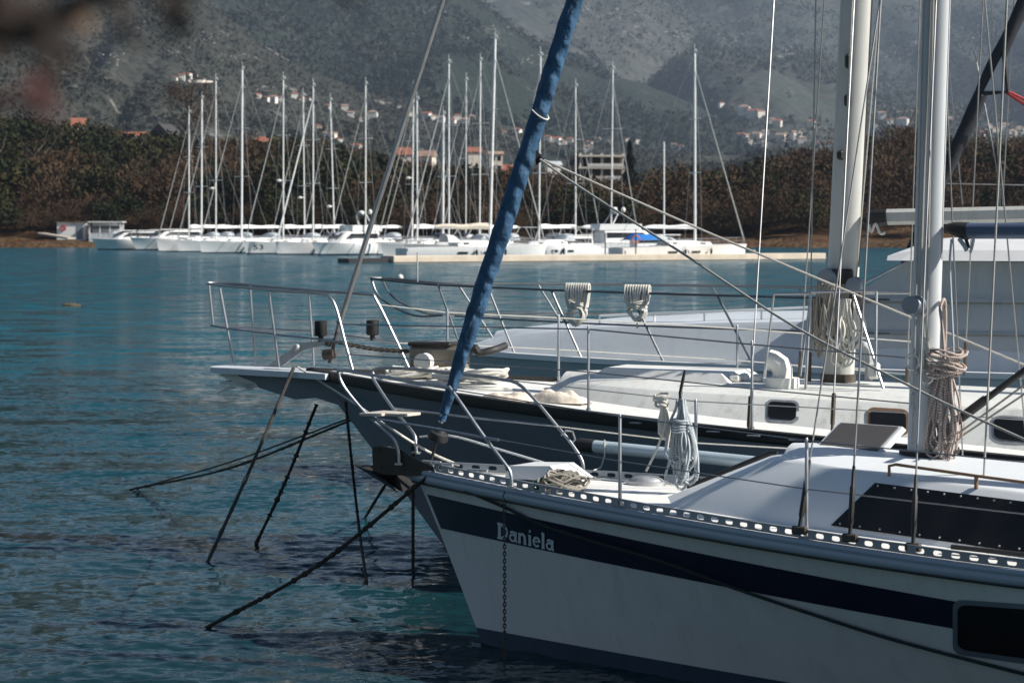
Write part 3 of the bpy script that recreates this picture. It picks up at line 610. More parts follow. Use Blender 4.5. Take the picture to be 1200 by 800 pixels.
YACHTS = [  # mast px, distance, masthead py, heading, lean, options, label
 (221.5, 283, 133, GL, .00, {}, 'white yacht with the shortest mast at the left end of the marina row'),
 (236, 300, 116, GL, .004, dict(mastr=.12), 'white yacht whose thick pale mast is second from the left in the marina'),
 (253, 281, 95, GL, .00, dict(radar=.33), 'white yacht with dark masthead gear, third mast from the left in the marina'),
 (283, 268, 82, GL, .005, dict(bimini=1, mastr=.13, furl=.05), 'white yacht with the tallest mast among the left boats'),
 (332, 260, 94, GL, .00, dict(furl=.06, radar=.38, num='53', bimini=1), 'white yacht with 53 on its bow, fifth mast from the left'),
 (357, 281, 113, GL, -.012, dict(radar=.3), 'white yacht with a mast tilting left just beside a straight taller mast'),
 (367, 254, 102, GL, .00, dict(furl=.105), 'white yacht with a thick white furled jib crossing the neighbouring masts'),
 (392, 272, 119, GL, -.035, dict(bimini=2, radar=.25), 'white yacht with the most tilted mast, beside the domed motor yacht'),
 (428.5, 262, 100, GL, .00, dict(bimini=2), 'white yacht with a straight mast just left of the bare metal forestay'),
 (483, 252, 104, GL, .010, dict(radar=.42), 'white yacht just right of the bare metal forestay, its mast slightly raked'),
 (489, 229, 118, GG, -.003, dict(bimini=1), 'white yacht with a shorter mast close right of a taller raked one'),
 (519, 246, 135, GL, .004, dict(spread=1, mastr=.13), 'white yacht with a short thick mast close to a tall dark capped mast'),
 (526, 222, 75, GG, .00, dict(furl=.08, hmat='hull_white'), 'grey hulled yacht with a tall dark capped mast at the pontoon end'),
 (546, 258, 95, GL, .002, dict(mastr=.06, spread=1), 'white yacht with the thinnest mast, behind the boats with white sail bags'),
 (562, 241, 72, GL, .006, dict(bimini=1), 'white yacht with a slim tall mast just left of the tallest one'),
 (574, 212, 46, GR, -.026, dict(bag=True, furl=.07, mastr=.13), 'white yacht with the tallest mast of all and a bulky cream sail bag'),
 (631.5, 222, 66, GG, .010, dict(Lf=.56, bimini=1), 'white yacht with a tall mast half hidden by the blue furled sail'),
 (674.5, 258, 102, GA, .00, dict(furl=.06, bimini=1), 'white yacht with a mid height mast right of the blue furled sail'),
 (716, 250, 82, GA, -.018, dict(furl=.06, radar=.2, bimini=2), 'white yacht with a mast leaning left in front of the concrete building'),
 (814.5, 216, 63, GR, .002, dict(furl=.07, cover='bright_blue', mizzen=(8.2, 10.5), mastr=.12), 'white ketch with a bright blue cockpit cover at the right end of the pontoon'),
]
M['bright_blue'] = mat('bright_blue_tarpaulin', (.02, .18, .55), .6, var=.2, scale=2, bump=.4, bscale=3)
for px, d, yt, hd, ln, op, lb in YACHTS: far_yacht(px, d, yt, hd, lb, lean=ln, **op)
# ---- motor boats
def motorboat(px, d, L, head, label, kind, name='motor_yacht'):
    hx, hy = head; nn = math.hypot(hx, hy); hx, hy = hx/nn, hy/nn
    b = Boat(((px-600)/F*d+hx*L*.45, d+hy*L*.45), math.atan2(hy, -hx), L*.17, L*.5, 2.2, (L*.14, -.035, .001), L*.08, L, .9, 1.8, .4, .85)
    t = thing(name, label, 'motorboat', b.P(L*.45, 0, 0), 'motor boats in the far marina')
    b.hull(22, (0, .1, .3, .55, .8, 1., 1.3)).build('hull', M['white_paint'], t); b.deck(n=12, m=4).build('deck', M['deck'], t); z = float(b.zs(L*.45)); W = L*.17
    b.band(lambda u: .2, lambda u: .02, .012, nu=16, nk=1).build('boot_stripe', M['boot'], t)
    hh = 1.0 if kind != 'fly' else 1.15
    foot = [(L*.22, -.2*W, z), (L*.28, -.6*W, z), (L*.45, -.75*W, z), (L*.8, -.75*W, z)]; top = [(L*.38, -.2*W, z+hh), (L*.40, -.55*W, z+hh), (L*.5, -.66*W, z+hh), (L*.8, -.66*W, z+hh)]
    ho = b.house(foot, top); c = ho.build('cabin', M['white_paint'], t); wn = MB()
    for side in (-1, 1): wn.prism([b.P(L*.36, side*.70*W, z+hh*.42), b.P(L*.78, side*.73*W, z+hh*.42), b.P(L*.78, side*.69*W, z+hh*.86), b.P(L*.43, side*.66*W, z+hh*.86)], side*V(*b.n, 0)*.03)
    wn.prism([b.P(L*.285, -.5*W, z+hh*.42), b.P(L*.285, .5*W, z+hh*.42), b.P(L*.36, .46*W, z+hh*.9), b.P(L*.36, -.46*W, z+hh*.9)], V(-b.a[0], -b.a[1], .3)*.03)
    wn.build('window', M['tinted'], c)
    rl = MB()
    for side in (-1, 1):
        pts = [b.rail(s, side, -.08, .6) for s in np.linspace(.2, L*.6, 8)]; rl.tube(pts, .02, 4)
        for p in pts: rl.tube([p, p-V(0, 0, .6)], .016, 4)
    rl.build('guard_rail', M['steel'], t)
    if kind == 'fly':
        f2 = [(L*.42, -.3*W, z+hh+.06), (L*.46, -.6*W, z+hh+.06), (L*.6, -.64*W, z+hh+.06), (L*.85, -.64*W, z+hh+.06)]; t2 = [(s-.1, v*1.03, q+.6) for s, v, q in f2]
        b.house(f2, t2, camber=.02).build('flybridge', M['white_paint'], t)
        ar = MB()
        for side in (-1, 1): ar.tube([b.P(L*.72, side*.6*W, z+hh+.6), b.P(L*.66, side*.5*W, z+hh+1.7)], .07, 6)
        ar.tube([b.P(L*.66, -.5*W, z+hh+1.7), b.P(L*.66, .5*W, z+hh+1.7)], .09, 6); ar.build('radar_arch', M['white_paint'], t)
        p = b.P(L*.66, 0, z+hh+1.95); MB().ball(p, (.35, .35, .25)).ball(p+V(.9, .2, .1), (.22, .22, .28)).build('radar_dome', M['white_plastic'], t)
        MB().grid([[b.P(s, v, z+hh+1.5-.1*(v/W)**2) for v in np.linspace(-.6*W, .6*W, 5)] for s in (L*.48, L*.6, L*.72)]).tube([b.P(L*.48, -.55*W, z+hh+1.45), b.P(L*.55, -.6*W, z+hh+.5)], .03, 5).tube([b.P(L*.48, .55*W, z+hh+1.45), b.P(L*.55, .6*W, z+hh+.5)], .03, 5).build('canopy', M['dark_cloth'], t)
    else:
        MB().box(b.P(L*.55, 0, z+hh+.12), (L*.5, W*1.45, .1), V(*b.a, 0), bev=.04).build('roof', M['white_paint'], t)
    return t
motorboat(150, 303, 10.5, (-.9, -.45), 'small white cabin cruiser nearest the hut on the left bank', 'cabin', 'cabin_cruiser')
motorboat(196, 300, 11.5, (-.8, -.6), 'white cabin cruiser second from the hut, between the bank and the masts', 'cabin', 'cabin_cruiser')
motorboat(405, 248, 10.0, (-.72, -.69), 'white motor yacht with a domed superstructure and dark canopy left of the metal forestay', 'fly')
motorboat(745, 238, 11.0, (.93, .36), 'white motor yacht with a black flybridge canopy below the concrete building', 'fly')
motorboat(660, 226, 8.0, (-.8, -.6), 'white pilothouse boat with tall framed windows beside the blue furled sail', 'cabin', 'cabin_cruiser')
motorboat(778, 222, 8.5, (.95, .3), 'small white cabin boat behind the bright blue cover', 'cabin', 'cabin_cruiser')
# ---- pontoon, its lamp posts and bollards
A_ = pixz(461, 307.5, .02); B_ = pixz(968, 303.5, .02); A_[2] = B_[2] = 0
dv = (B_-A_); Ld = np.linalg.norm(dv); dv /= Ld; nv = V(-dv[1], dv[0], 0)
t = thing('floating_pontoon', 'long low pontoon with a pale concrete edge in front of the marina yachts', 'pontoon', (A_+B_)/2)
MB().box((A_+B_)/2+nv*1.25+V(0, 0, .12), (Ld, 2.5, .86), dv, bev=.05).build('deck', mat('pale_concrete', (.62, .53, .42), .85, var=.15, scale=.8, bump=.2, bscale=5), t)
MB().box((A_+B_)/2+nv*1.2+V(0, 0, -.06), (Ld+.3, 2.62, .22), dv).build('waterline_fender', M['black'], t)
MB().box(A_-dv*2.2+nv*1.2+V(0, 0, .05), (3.6, 2.2, .62), dv, bev=.05).build('end_float', M['black'], t)
for px in (478, 560, 640, 724, 800, 880): 
    p = pix(px, 300, 0); k = (px-461)/507*Ld; p = A_+dv*k+nv*.5+V(0, 0, .55)
    single(MB().tube([p, p+V(0, 0, .25)], [.09, .07], 8).tube([p+V(0, 0, .25), p+V(0, 0, .33)], [.14, .12], 8), 'mooring_bollard', M['galv'], 'small metal mooring bollard on the pontoon edge', 'bollard', 'bollards along the pontoon')
for px, h in ((703, 1.9), (739, 2.2)):
    k = (px-461)/507*Ld; p = A_+dv*k+nv*.9+V(0, 0, .55); t = thing('pontoon_post', ('dark service post on the pontoon with an orange lifebuoy' if px == 739 else 'thin dark service post on the pontoon left of the lifebuoy post'), 'post', p)
    MB().tube([p, p+V(0, 0, h)], .06, 6).build('post', M['dark_metal'], t)
    if px == 739:
        c = p+V(0, -.12, 1.3); MB().tube([c+V(.32*math.cos(q), 0, .32*math.sin(q)) for q in np.linspace(0, 6.283, 17)], .07, 6).build('lifebuoy', mat('orange_plastic', (.6, .15, .04), .5), t)
# ---- left bank: hut, awning, ramp
def onland(px, d): x = (px-600)/F*d; return V(x, d, float(ground(np.array([x]), np.array([float(d)]))[0]))
p = onland(86, 352); p[2] = max(p[2], .6)
t = thing('waterside_hut', 'low white hut with a flat roof and a red lifebuoy on the left bank', 'hut', p)
MB().box(p+V(0, 0, 1.2), (4.2, 3, 2.6)).build('wall', M['white_paint'], t); MB().box(p+V(0, 0, 2.55), (4.6, 3.4, .14)).build('roof', mat('brown_sheet_roof', (.2, .15, .11), .8), t)
MB().box(p+V(1.2, -1.52, 1.1), (.9, .06, 2.0)).build('door', M['hull_grey'], t)
c = p+V(-1.2, -1.6, 1.7); MB().tube([c+V(.36*math.cos(q), 0, .36*math.sin(q)) for q in np.linspace(0, 6.283, 17)], .1, 6).build('lifebuoy', mat('red_plastic', (.5, .05, .03), .5), t)
p = onland(125, 350); p[2] = max(p[2], .6)
t = thing('boat_kiosk', 'white framed kiosk with dark openings and a flat white roof beside the hut', 'kiosk', p)
MB().box(p+V(0, 0, .5), (4.6, 3, 1.3)).build('counter_wall', M['hull_pale'], t); k = MB()
for i in range(4): k.box(p+V(-2.2+i*1.46, -1.45, 1.5), (.14, .14, 2.4))
k.box(p+V(0, 1.4, 1.5), (4.6, .1, 2.4)); k.build('frame', M['white_paint'], t); MB().box(p+V(.1, 0, 2.75), (5.0, 3.6, .16)).build('roof', M['white_paint'], t)
MB().box(p+V(0, -1.3, 1.95), (4.2, .05, .5)).build('awning', mat('grey_awning', (.2, .18, .18), .9), t)
a0 = onland(48, 350)+V(0, 0, .9); a1 = onland(84, 346)+V(0, 0, .3)
single(MB().box((a0+a1)/2, (np.linalg.norm(a1-a0), 1.6, .25), a1-a0), 'concrete_ramp', mat('ramp_concrete', (.42, .38, .32), .9), 'narrow pale ramp sloping down to the hut', 'ramp')
# ---- houses
M['plaster'] = mat('house_plaster', (.66, .60, .52), .9, var=.1, scale=.5); M['plaster_w'] = mat('white_plaster', (.72, .69, .64), .9, var=.08, scale=.5)
M['tiles'] = mat('terracotta_tiles', (.27, .10, .06), .85, var=.3, scale=1.2); M['tiles2'] = mat('faded_tiles', (.32, .21, .16), .9, var=.3, scale=1.); M['dark_wall'] = mat('dark_brown_wall', (.05, .043, .04), .9); M['darktile'] = mat('dark_slate_roof', (.045, .042, .045), .9)
def house(name, p, w_, dp, h, rz, label, roof='tiles', wall='plaster_w', storeys=2, rh=1.6, group=None, hip=False, glass=True):
    p = np.array(p, float); t = thing(name, label, 'house', p, group); c, s = math.cos(rz), math.sin(rz); X_ = V(c, s, 0); Y_ = V(-s, c, 0); U = V(0, 0, 1)
    MB().box(p+U*(h/2-1), (w_, dp, h+2), X_).build('wall', M[wall], t)
    g = lambda i, j, k: p+X_*i*(w_/2+.4)+Y_*j*(dp/2+.4)+U*k
    hi = .35 if hip else 1.
    r = MB().add([g(-1, -1, h), g(1, -1, h), g(1, 1, h), g(-1, 1, h), p-X_*(w_/2+.3)*hi+U*(h+rh), p+X_*(w_/2+.3)*hi+U*(h+rh)], [(0, 1, 5, 4), (2, 3, 4, 5), (1, 2, 5), (3, 0, 4), (3, 2, 1, 0)]); r.build('roof', M[roof], t, smooth=False)
    if glass:
        nw = max(2, int(w_/2.6))
        for f in range(storeys):
            for i in range(nw):
                q = p+X_*((i+.5)/nw-.5)*w_*.9-Y_*(dp/2+.02)+U*(h*(f+.55)/storeys); MB().box(q, (1.0, .08, 1.25), X_).build('window', M['tinted'], t, smooth=False)
    return t
def wooded(px, py, d): x = (px-600)/F*d; return V(x, d, 3+(265-py)/F*d)
for px, py, w_, h_, rz, roof, wall, rh, hip, nm, lb in (
  (92, 163, 3.6, 3.4, .2, 'tiles', 'plaster_w', 2.2, False, 'village_house', 'white house with a red roof among the evergreens at far left'),
  (152, 168, 9.5, 1.8, -.1, 'tiles', 'plaster', 1.2, False, 'village_house', 'low house with a long orange roof between the dark gable and the far left house'),
  (194, 178, 7.6, 4.2, 1.25, 'darktile', 'dark_wall', 3.2, False, 'gabled_barn', 'dark gabled building rising from the trees under the big bare tree'),
  (307, 180, 5.0, 3.0, .15, 'tiles', 'plaster_w', 1.5, True, 'village_house', 'house with a bright orange roof between two left masts'),
  (472, 187, 4.2, 1.2, .1, 'tiles', 'plaster', 2.0, False, 'village_house', 'house with an orange roof just right of the bare metal forestay'),
  (500, 193, 4.2, 2.2, -.3, 'tiles2', 'plaster', 1.6, False, 'village_house', 'pale cream house close to the orange roof right of the forestay'),
  (556, 188, 3.4, 2.2, .1, 'tiles', 'plaster', 1.3, False, 'village_house', 'house with an orange roof behind the thinnest mast'),
  (581, 203, 3.4, 5.0, .1, 'tiles2', 'plaster', .8, False, 'apartment_house', 'tall beige house with many windows left of the blue furled sail'),
  (597, 205, 3.4, 1.2, .0, 'tiles', 'plaster', 1.5, False, 'village_house', 'low orange roofed house just left of the blue furled sail'),
  (648, 200, 3.8, 1.4, .2, 'cover_grey', 'plaster_w', 1.1, False, 'village_house', 'small white roofed shed just right of the blue furled sail')):
    house(nm, wooded(px, py, 640), w_, w_*.8, h_, rz, lb, roof, wall, 2 if h_ > 4 else 1, rh, hip=hip, glass=h_ > 2.5 and nm != 'gabled_barn')
p = wooded(704, 212, 470); t = thing('concrete_building', 'unfinished concrete frame building with open storeys on the far shore', 'building', p)
for i in range(5):
    for j in range(2): MB().box(p+V(-4+i*2.1, -2+j*4, 1.2), (.32, .32, 8.2)).build('column', M['plaster'], t, smooth=False)
for k in range(3): MB().box(p+V(.2, 0, .2+k*2.3), (9.2, 5.2, .34)).build('floor_slab', M['plaster'], t, smooth=False)
MB().box(p+V(-5.4, .5, 2), (2.2, 5, 5.8)).build('stair_block', M['dark_wall'], t, smooth=False)
MB().box(p+V(.2, 2.4, 2), (9, .2, 6)).build('rear_wall', M['dark_wall'], t, smooth=False)
MB().box(p+V(1, -2.6, 3.0), (7, .1, .6)).build('parapet', M['plaster_w'], t, smooth=False); MB().box(p+V(2, -2.6, .6), (6, .1, .6)).build('parapet', M['plaster_w'], t, smooth=False)
# pale rock outcrops breaking through the scrub
T_ = []; rq = np.random.default_rng(8)
for px, py, sx, sy, n in ((185, 8, 22, 6, 60), (247, 44, 20, 8, 80), (278, 68, 18, 5, 60), (160, 30, 25, 8, 40), (120, 70, 30, 6, 40), (310, 104, 14, 3, 25), (200, 62, 14, 4, 30), (505, 14, 18, 6, 60), (582, 38, 16, 7, 80), (540, 45, 22, 4, 50), (625, 72, 18, 5, 40), (735, 42, 20, 12, 120), (728, 20, 12, 6, 40), (800, 42, 14, 5, 60), (865, 45, 24, 5, 80), (930, 60, 20, 5, 40), (1060, 60, 24, 8, 60), (1150, 40, 20, 8, 60), (680, 12, 16, 6, 50), (924, 110, 8, 4, 30)):
    for i in range(n):
        d_ = Vector(((px+rq.normal(0, sx)*.6-600)/F, 1, (HZ-(py+rq.normal(0, sy)*.6))/F)).normalized(); hs = [h for h in (bv.ray_cast(Vector((0, 0, H)), d_) for bv in (bA, bB, bC)) if h[0] is not None]
        if not hs: continue
        h = min(hs, key=lambda q: q[3]); s_ = h[3]/F*(.8+1.6*rq.random()); e_ = rq.normal(size=(2, 3, 3)); e_ /= np.linalg.norm(e_, axis=2)[..., None]; e_[..., 2] *= .7
        for q_ in e_: T_.append(np.array(h[0])+V(0, 0, s_*.8)+q_*s_*1.2)
ro_ = bpy.data.objects.new('rock_outcrops', tri_mesh('rock_outcrops', np.array(T_), mat('pale_limestone', (.30, .29, .27), .95, var=.25, scale=.05))); C.objects.link(ro_); tag(ro_, 'pale limestone breaking through the scrub on the slopes', kind='stuff')
# houses seen as small light specks on the slopes
SPECK = dict(
 A=([(205, 94, .7), (213, 92, .9), (221, 90, .8), (229, 91, .7), (238, 94, .6)], 'pale house in the cluster high on the left hillside'),
 B=([(302, 115, .9), (312, 118, .8), (320, 119, 1.1), (328, 118, .9), (345, 115, 1.0), (353, 118, .8), (361, 119, .7)], 'small pale house in the row on the slope between the left masts'),
 D=([(373, 152, 1.), (381, 159, .8), (390, 161, 1.), (398, 166, .8), (404, 129, 1.), (411, 136, .9), (423, 142, .7), (437, 138, 1.3), (418, 176, 1.2), (384, 127, .8)], 'small house in the scattered group left of the bare metal forestay'),
 E=([(500, 139, 1.2), (508, 141, 1.), (517, 143, 1.1), (530, 145, 1.), (536, 141, 1.1), (545, 146, 1.2), (553, 141, 1.), (481, 136, .8), (590, 158, .8), (606, 157, 1.1)], 'pale house in the dense cluster behind the central masts'),
 G=([(642, 165, 1.), (652, 168, 1.2), (660, 170, 1.), (668, 167, .9), (688, 178, 1.2), (690, 171, 1.), (699, 166, .9), (712, 167, .8), (746, 168, .8), (790, 173, .8), (798, 174, .7), (734, 166, .7)], 'small house in the band of houses right of the blue furled sail'),
 K=([(872, 134, 1.6), (882, 138, 1.5), (890, 137, 1.2), (845, 125, .8), (868, 163, 1.1), (877, 166, 1.3), (887, 163, 1.2), (880, 170, 1.), (895, 172, 1.), (905, 145, 1.), (911, 148, 1.2), (915, 165, 1.3), (921, 162, 1.), (932, 163, 1.4), (940, 168, 1.2), (951, 148, 1.1), (958, 172, .9), (897, 159, 1.)], 'pale house in the village above the brown wood, left of the mast'),
 N=([(1034, 139, 1.2), (1042, 146, 1.), (1058, 147, 1.4), (1028, 152, .9), (1112, 143, .9), (1135, 148, 1.), (1158, 152, 1.), (1166, 156, .9), (1176, 153, 1.3), (1186, 160, 1.2), (1195, 157, 1.3), (1150, 160, 1.)], 'pale house in the village on the slope at the far right'))
for key, (L_, lb) in SPECK.items():
    for i, (px, py, k) in enumerate(L_):
        d_ = Vector(((px-600)/F, 1, (HZ-py)/F)).normalized(); best = None
        for bv in (bA, bB, bC):
            h_ = bv.ray_cast(Vector((0, 0, H)), d_)
            if h_[0] is not None and (best is None or h_[3] < best[1]): best = (h_[0], h_[3])
        if best is None: continue
        q = best[0]; sc = best[1]/F; 
        house('hillside_house', (q.x, q.y, q.z-.5), sc*8.2*k, sc*7.5*k, sc*5.6*k, random.uniform(-.5, .5), lb, 'tiles' if random.random() < .45 else 'tiles2', 'plaster_w' if random.random() < .7 else 'plaster', 2, sc*1.7*k, 'pale houses scattered on the slopes', hip=random.random() < .5, glass=False)
for px, py, w_, h_, lb in ((222, 96, 54, 4.0, 'long pale retaining wall below the houses high on the left hillside'), (1066, 133, 34, 7, 'bare ochre quarry wall above the far right village')):
    d_ = Vector(((px-600)/F, 1, (HZ-py)/F)).normalized(); hs = [bv.ray_cast(Vector((0, 0, H)), d_) for bv in (bA, bB, bC)]; hs = [h for h in hs if h[0] is not None]; q = min(hs, key=lambda h: h[3]); sc = q[3]/F; c = np.array(q[0])
    mb = MB(); n_ = 16; rows = []
    for j in range(4): rows.append([c+V((i/n_-.5)*w_*sc, -2+j*1.2+2*math.sin(i*.9), (j/3-.4)*h_*sc*(.55+.45*math.sin(math.pi*i/n_))) for i in range(n_+1)])
    rows.append([p+V(0, 12, -.5) for p in rows[-1]]); rows.insert(0, [p+V(0, 4, -h_*sc) for p in rows[0]]); mb.grid(rows)
    single(mb, 'quarry_wall' if px > 900 else 'retaining_wall', mat('ochre_rock', (.42, .30, .20), .95, var=.25, scale=.2) if px > 900 else M['plaster'], lb, 'wall')
# ---- trees one can tell apart
tree('conifer_tree', 'cone', 738, 428, 15.5, 6.0, 'dark pointed conifer beside the concrete frame building', 11, 3000)
tree('bare_tree', 'bare', 224, 438, 17, 9.5, 'large bare reddish brown tree rising above the dark gabled building', 12, 1500, sink=-3.)
tree('bare_tree', 'bare', 1055, 430, 12., 9, 'large brown bare tree rising behind the two near masts', 13, 1500)
for i, (px, d, Ht, W, kd, lb) in enumerate([
  (-10, 372, 13, 10, 'round', 'dark bushy evergreen at the left edge of the far shore'), (38, 380, 14, 10, 'round', 'tall rounded evergreen above the hut on the left shore'), (78, 395, 12, 9, 'round', 'broad evergreen below the white house with the red roof'),
  (112, 376, 11, 8, 'round', 'dense evergreen directly behind the white framed kiosk'), (150, 388, 12, 9, 'round', 'evergreen standing below the long orange roof'), (178, 370, 9, 7.5, 'bare', 'brown leafless tree beside the cabin cruisers'),
  (255, 385, 10, 8, 'round', 'olive evergreen between the third and fourth masts'), (308, 380, 9, 8, 'bare', 'brown leafless tree below the bright orange roof'), (345, 392, 12, 9, 'round', 'dark evergreen just right of the fifth mast'),
  (405, 385, 10, 8, 'round', 'dark evergreen above the domed motor yacht'), (455, 380, 9, 8, 'bare', 'brown leafless tree crossed by the bare metal forestay'), (600, 385, 8, 7, 'round', 'low dark evergreen beneath the beige apartment house'),
  (655, 378, 7, 7, 'bare', 'brown leafless tree below the small white shed'), (700, 372, 6, 6.5, 'round', 'small dark evergreen in front of the concrete frame building'), (795, 392, 11, 8.5, 'round', 'rounded evergreen left of the ketch with the blue cover'),
  (860, 385, 8, 8, 'bare', 'brown leafless tree above the right end of the pontoon'), (905, 398, 12, 9, 'round', 'dark green tree left of the boat mast with the coiled ropes'), (1040, 380, 9, 8, 'bare', 'brown leafless tree between the two near masts'),
  (1140, 390, 12, 9, 'bare', 'brown leafless tree above the near boom'), (1185, 385, 11, 9, 'round', 'dark green tree at the right edge of the far shore')]):
    tree('evergreen_tree' if kd == 'round' else 'leafless_tree', kd, px, d, Ht, W, lb, 40+i, 1500, 'trees along the far shore')
# ---- afloat
p = pixz(469, 327, 0.); t = thing('mooring_buoy', 'small white mooring buoy afloat beyond the bow rails', 'buoy', p); MB().ball(p+V(0, 0, .1), (.17, .17, .17), 14, 10).build('float', M['white_plastic'], t); MB().tube([p+V(0, 0, .2), p+V(0, 0, .32)], .025, 6).tube([p+V(0, 0, .32)+V(.04*math.cos(q), 0, .04*math.sin(q)) for q in np.linspace(0, 6.283, 9)], .012, 5).build('ring', M['galv'], t)
p = pixz(84, 358, 0.); single(MB().ball(p, (.26, .16, .09), 10, 7).ball(p+V(.2, .05, 0), (.16, .12, .06), 9, 6).ball(p+V(-.22, 0, .02), (.12, .1, .07), 9, 6), 'floating_clump', mat('brown_weed', (.10, .07, .03), .9, var=.4, scale=20), 'small brown clump of weed floating at left', 'seaweed')
# ================================================================== THE THREE NEAR BOATS
def hank(mb, top, length, width, n, r, u, seed, gather=.12, slack=.15, seg=5):
    """n hanging strands doubled into long U loops, gathered at the top"""
    q = random.Random(seed); u = V(*u, 0); u /= np.linalg.norm(u); d = V(-u[1], u[0], 0); top = np.array(top, float)
    for i in range(n):
        L = length*(1-slack*q.random()); c_ = (q.random()-.5)*width*.55; hw = min(.5*width-abs(c_), width*(.06+.30*q.random())); e1, e2 = [(q.random()-.5)*width*.6 for _ in (0, 1)]; g0 = (q.random()-.5)*width*gather*2; sw = q.uniform(-.06, .06)*width
        pts = []
        for sgn in (-1, 1):
            leg = []
            for t in np.linspace(0, 1, 9):
                w_ = gather+(1-gather)*sstep(0, .75, np.array(t)); x = g0*(1-t)+(c_+sgn*hw)*float(w_)+sw*math.sin(t*5+i); y = (e1 if sgn < 0 else e2)*(.2+.8*t)
                jt = width*.06*math.sin(t*9+i*2.3+sgn)*t; leg.append(top+u*(x+jt)+d*(y+width*.05*math.sin(t*7+i))-V(0, 0, (L-hw)*t))
            pts += leg if sgn < 0 else [top+u*c_+d*((e1+e2)/2)-V(0, 0, L)]+leg[::-1]
        mb.tube(smooth_path(pts, 2), r, seg, cap=False)
    return mb
def coil_flat(mb, c, R0, n, r, seed, h=.02, sx=1.):
    q = random.Random(seed); c = np.array(c, float)
    for i in range(n):
        rr = R0*(.5+.5*q.random()); ph = q.random()*6; o = V(q.uniform(-.25, .25)*R0, q.uniform(-.25, .25)*R0, h*i/max(1, n)+r)
        mb.tube([c+o+V(rr*sx*math.cos(a+ph), rr*.8*math.sin(a+ph), .5*h*math.sin(2*a+i)+.5*h) for a in np.linspace(0, 6.283, 15)], r, 5, cap=False)
    return mb
def oval(mb, p0, p1, la, lb, a, n, seg=20, rows=8):
    p0 = np.array(p0); p1 = np.array(p1); a3 = V(*a, 0); n3 = V(*n, 0); R_ = []
    for f in np.linspace(0, 1, rows):
        R_.append([p0+(p1-p0)*f+a3*la/2*math.cos(k)+n3*lb/2*math.sin(k) for k in np.linspace(0, 2*math.pi, seg, endpoint=False)])
    vs = [q for r in R_ for q in r]; fs = [(i*seg+k, i*seg+(k+1) % seg, (i+1)*seg+(k+1) % seg, (i+1)*seg+k) for i in range(rows-1) for k in range(seg)]
    fs.append(tuple(range((rows-1)*seg, rows*seg))); fs.append(tuple(range(seg-1, -1, -1))); return mb.add(vs, fs)
def ray_v(b, p0, p1, z):
    """continue the line through two points up to height z"""
    return p0+(p1-p0)*((z-p0[2])/(p1[2]-p0[2]))
# ------------------------------------------------------------------ 1. the near sloop
D = Boat((-.734, 17.718), .575, 1.444, 5.201, 1.413, (1.232, -.038, .001), .62, 9.2, .7, 1.35, .5, .80)
d_root = thing('sloop', 'near white sloop with a navy stripe, blue furled headsail and Daniela on its bow', 'sailboat', D.P(3.5, 0, 0))
hull_mb = D.hull(80, tuple(np.linspace(0, 1, 16))+(1.12, 1.28, 1.45)); d_hull = hull_mb.build('hull', M['hull_white'], d_root); HB = hull_mb.bvh()
stz = lambda u: 1.05-.0518*(u*9)*.93
D.band(stz, lambda u: stz(u)-.24+.0135*u*9, .004, 0.004, .53, 70).build('navy_stripe', M['navy'], d_root)
D.band(lambda u: .115-.004*u, lambda u: -.2, .004, 0, 1, 70).build('boot_stripe', M['boot'], d_root)
dk_mb = D.deck(.03, 60, .05, .02, -.012, 10); dk = dk_mb.build('deck', M['deck'], d_root)
# moulded rubbing strake under the toe rail: profile swept along both sheer lines
for side in (-1, 1):
    prof = [(.004, .005), (.022, .0), (.030, -.02), (.024, -.038), (.030, -.05), (.030, -.075), (.020, -.09), (-.002, -.10)]
    MB().grid([[D.rail(s, side, a_, b_) for a_, b_ in prof] for s in np.linspace(.0, 9.1, 90)]).build('rubbing_strake', M['strake'], d_root)
    MB().grid([[D.rail(s, side, a_, b_) for a_, b_ in ((.0205, -.088), (.024, -.097), (.016, -.105), (.002, -.106))] for s in np.linspace(.02, 9.1, 90)]).build('strake_shadow', M['black'], d_root)  # black strip modelled in for the shadow line under the strake
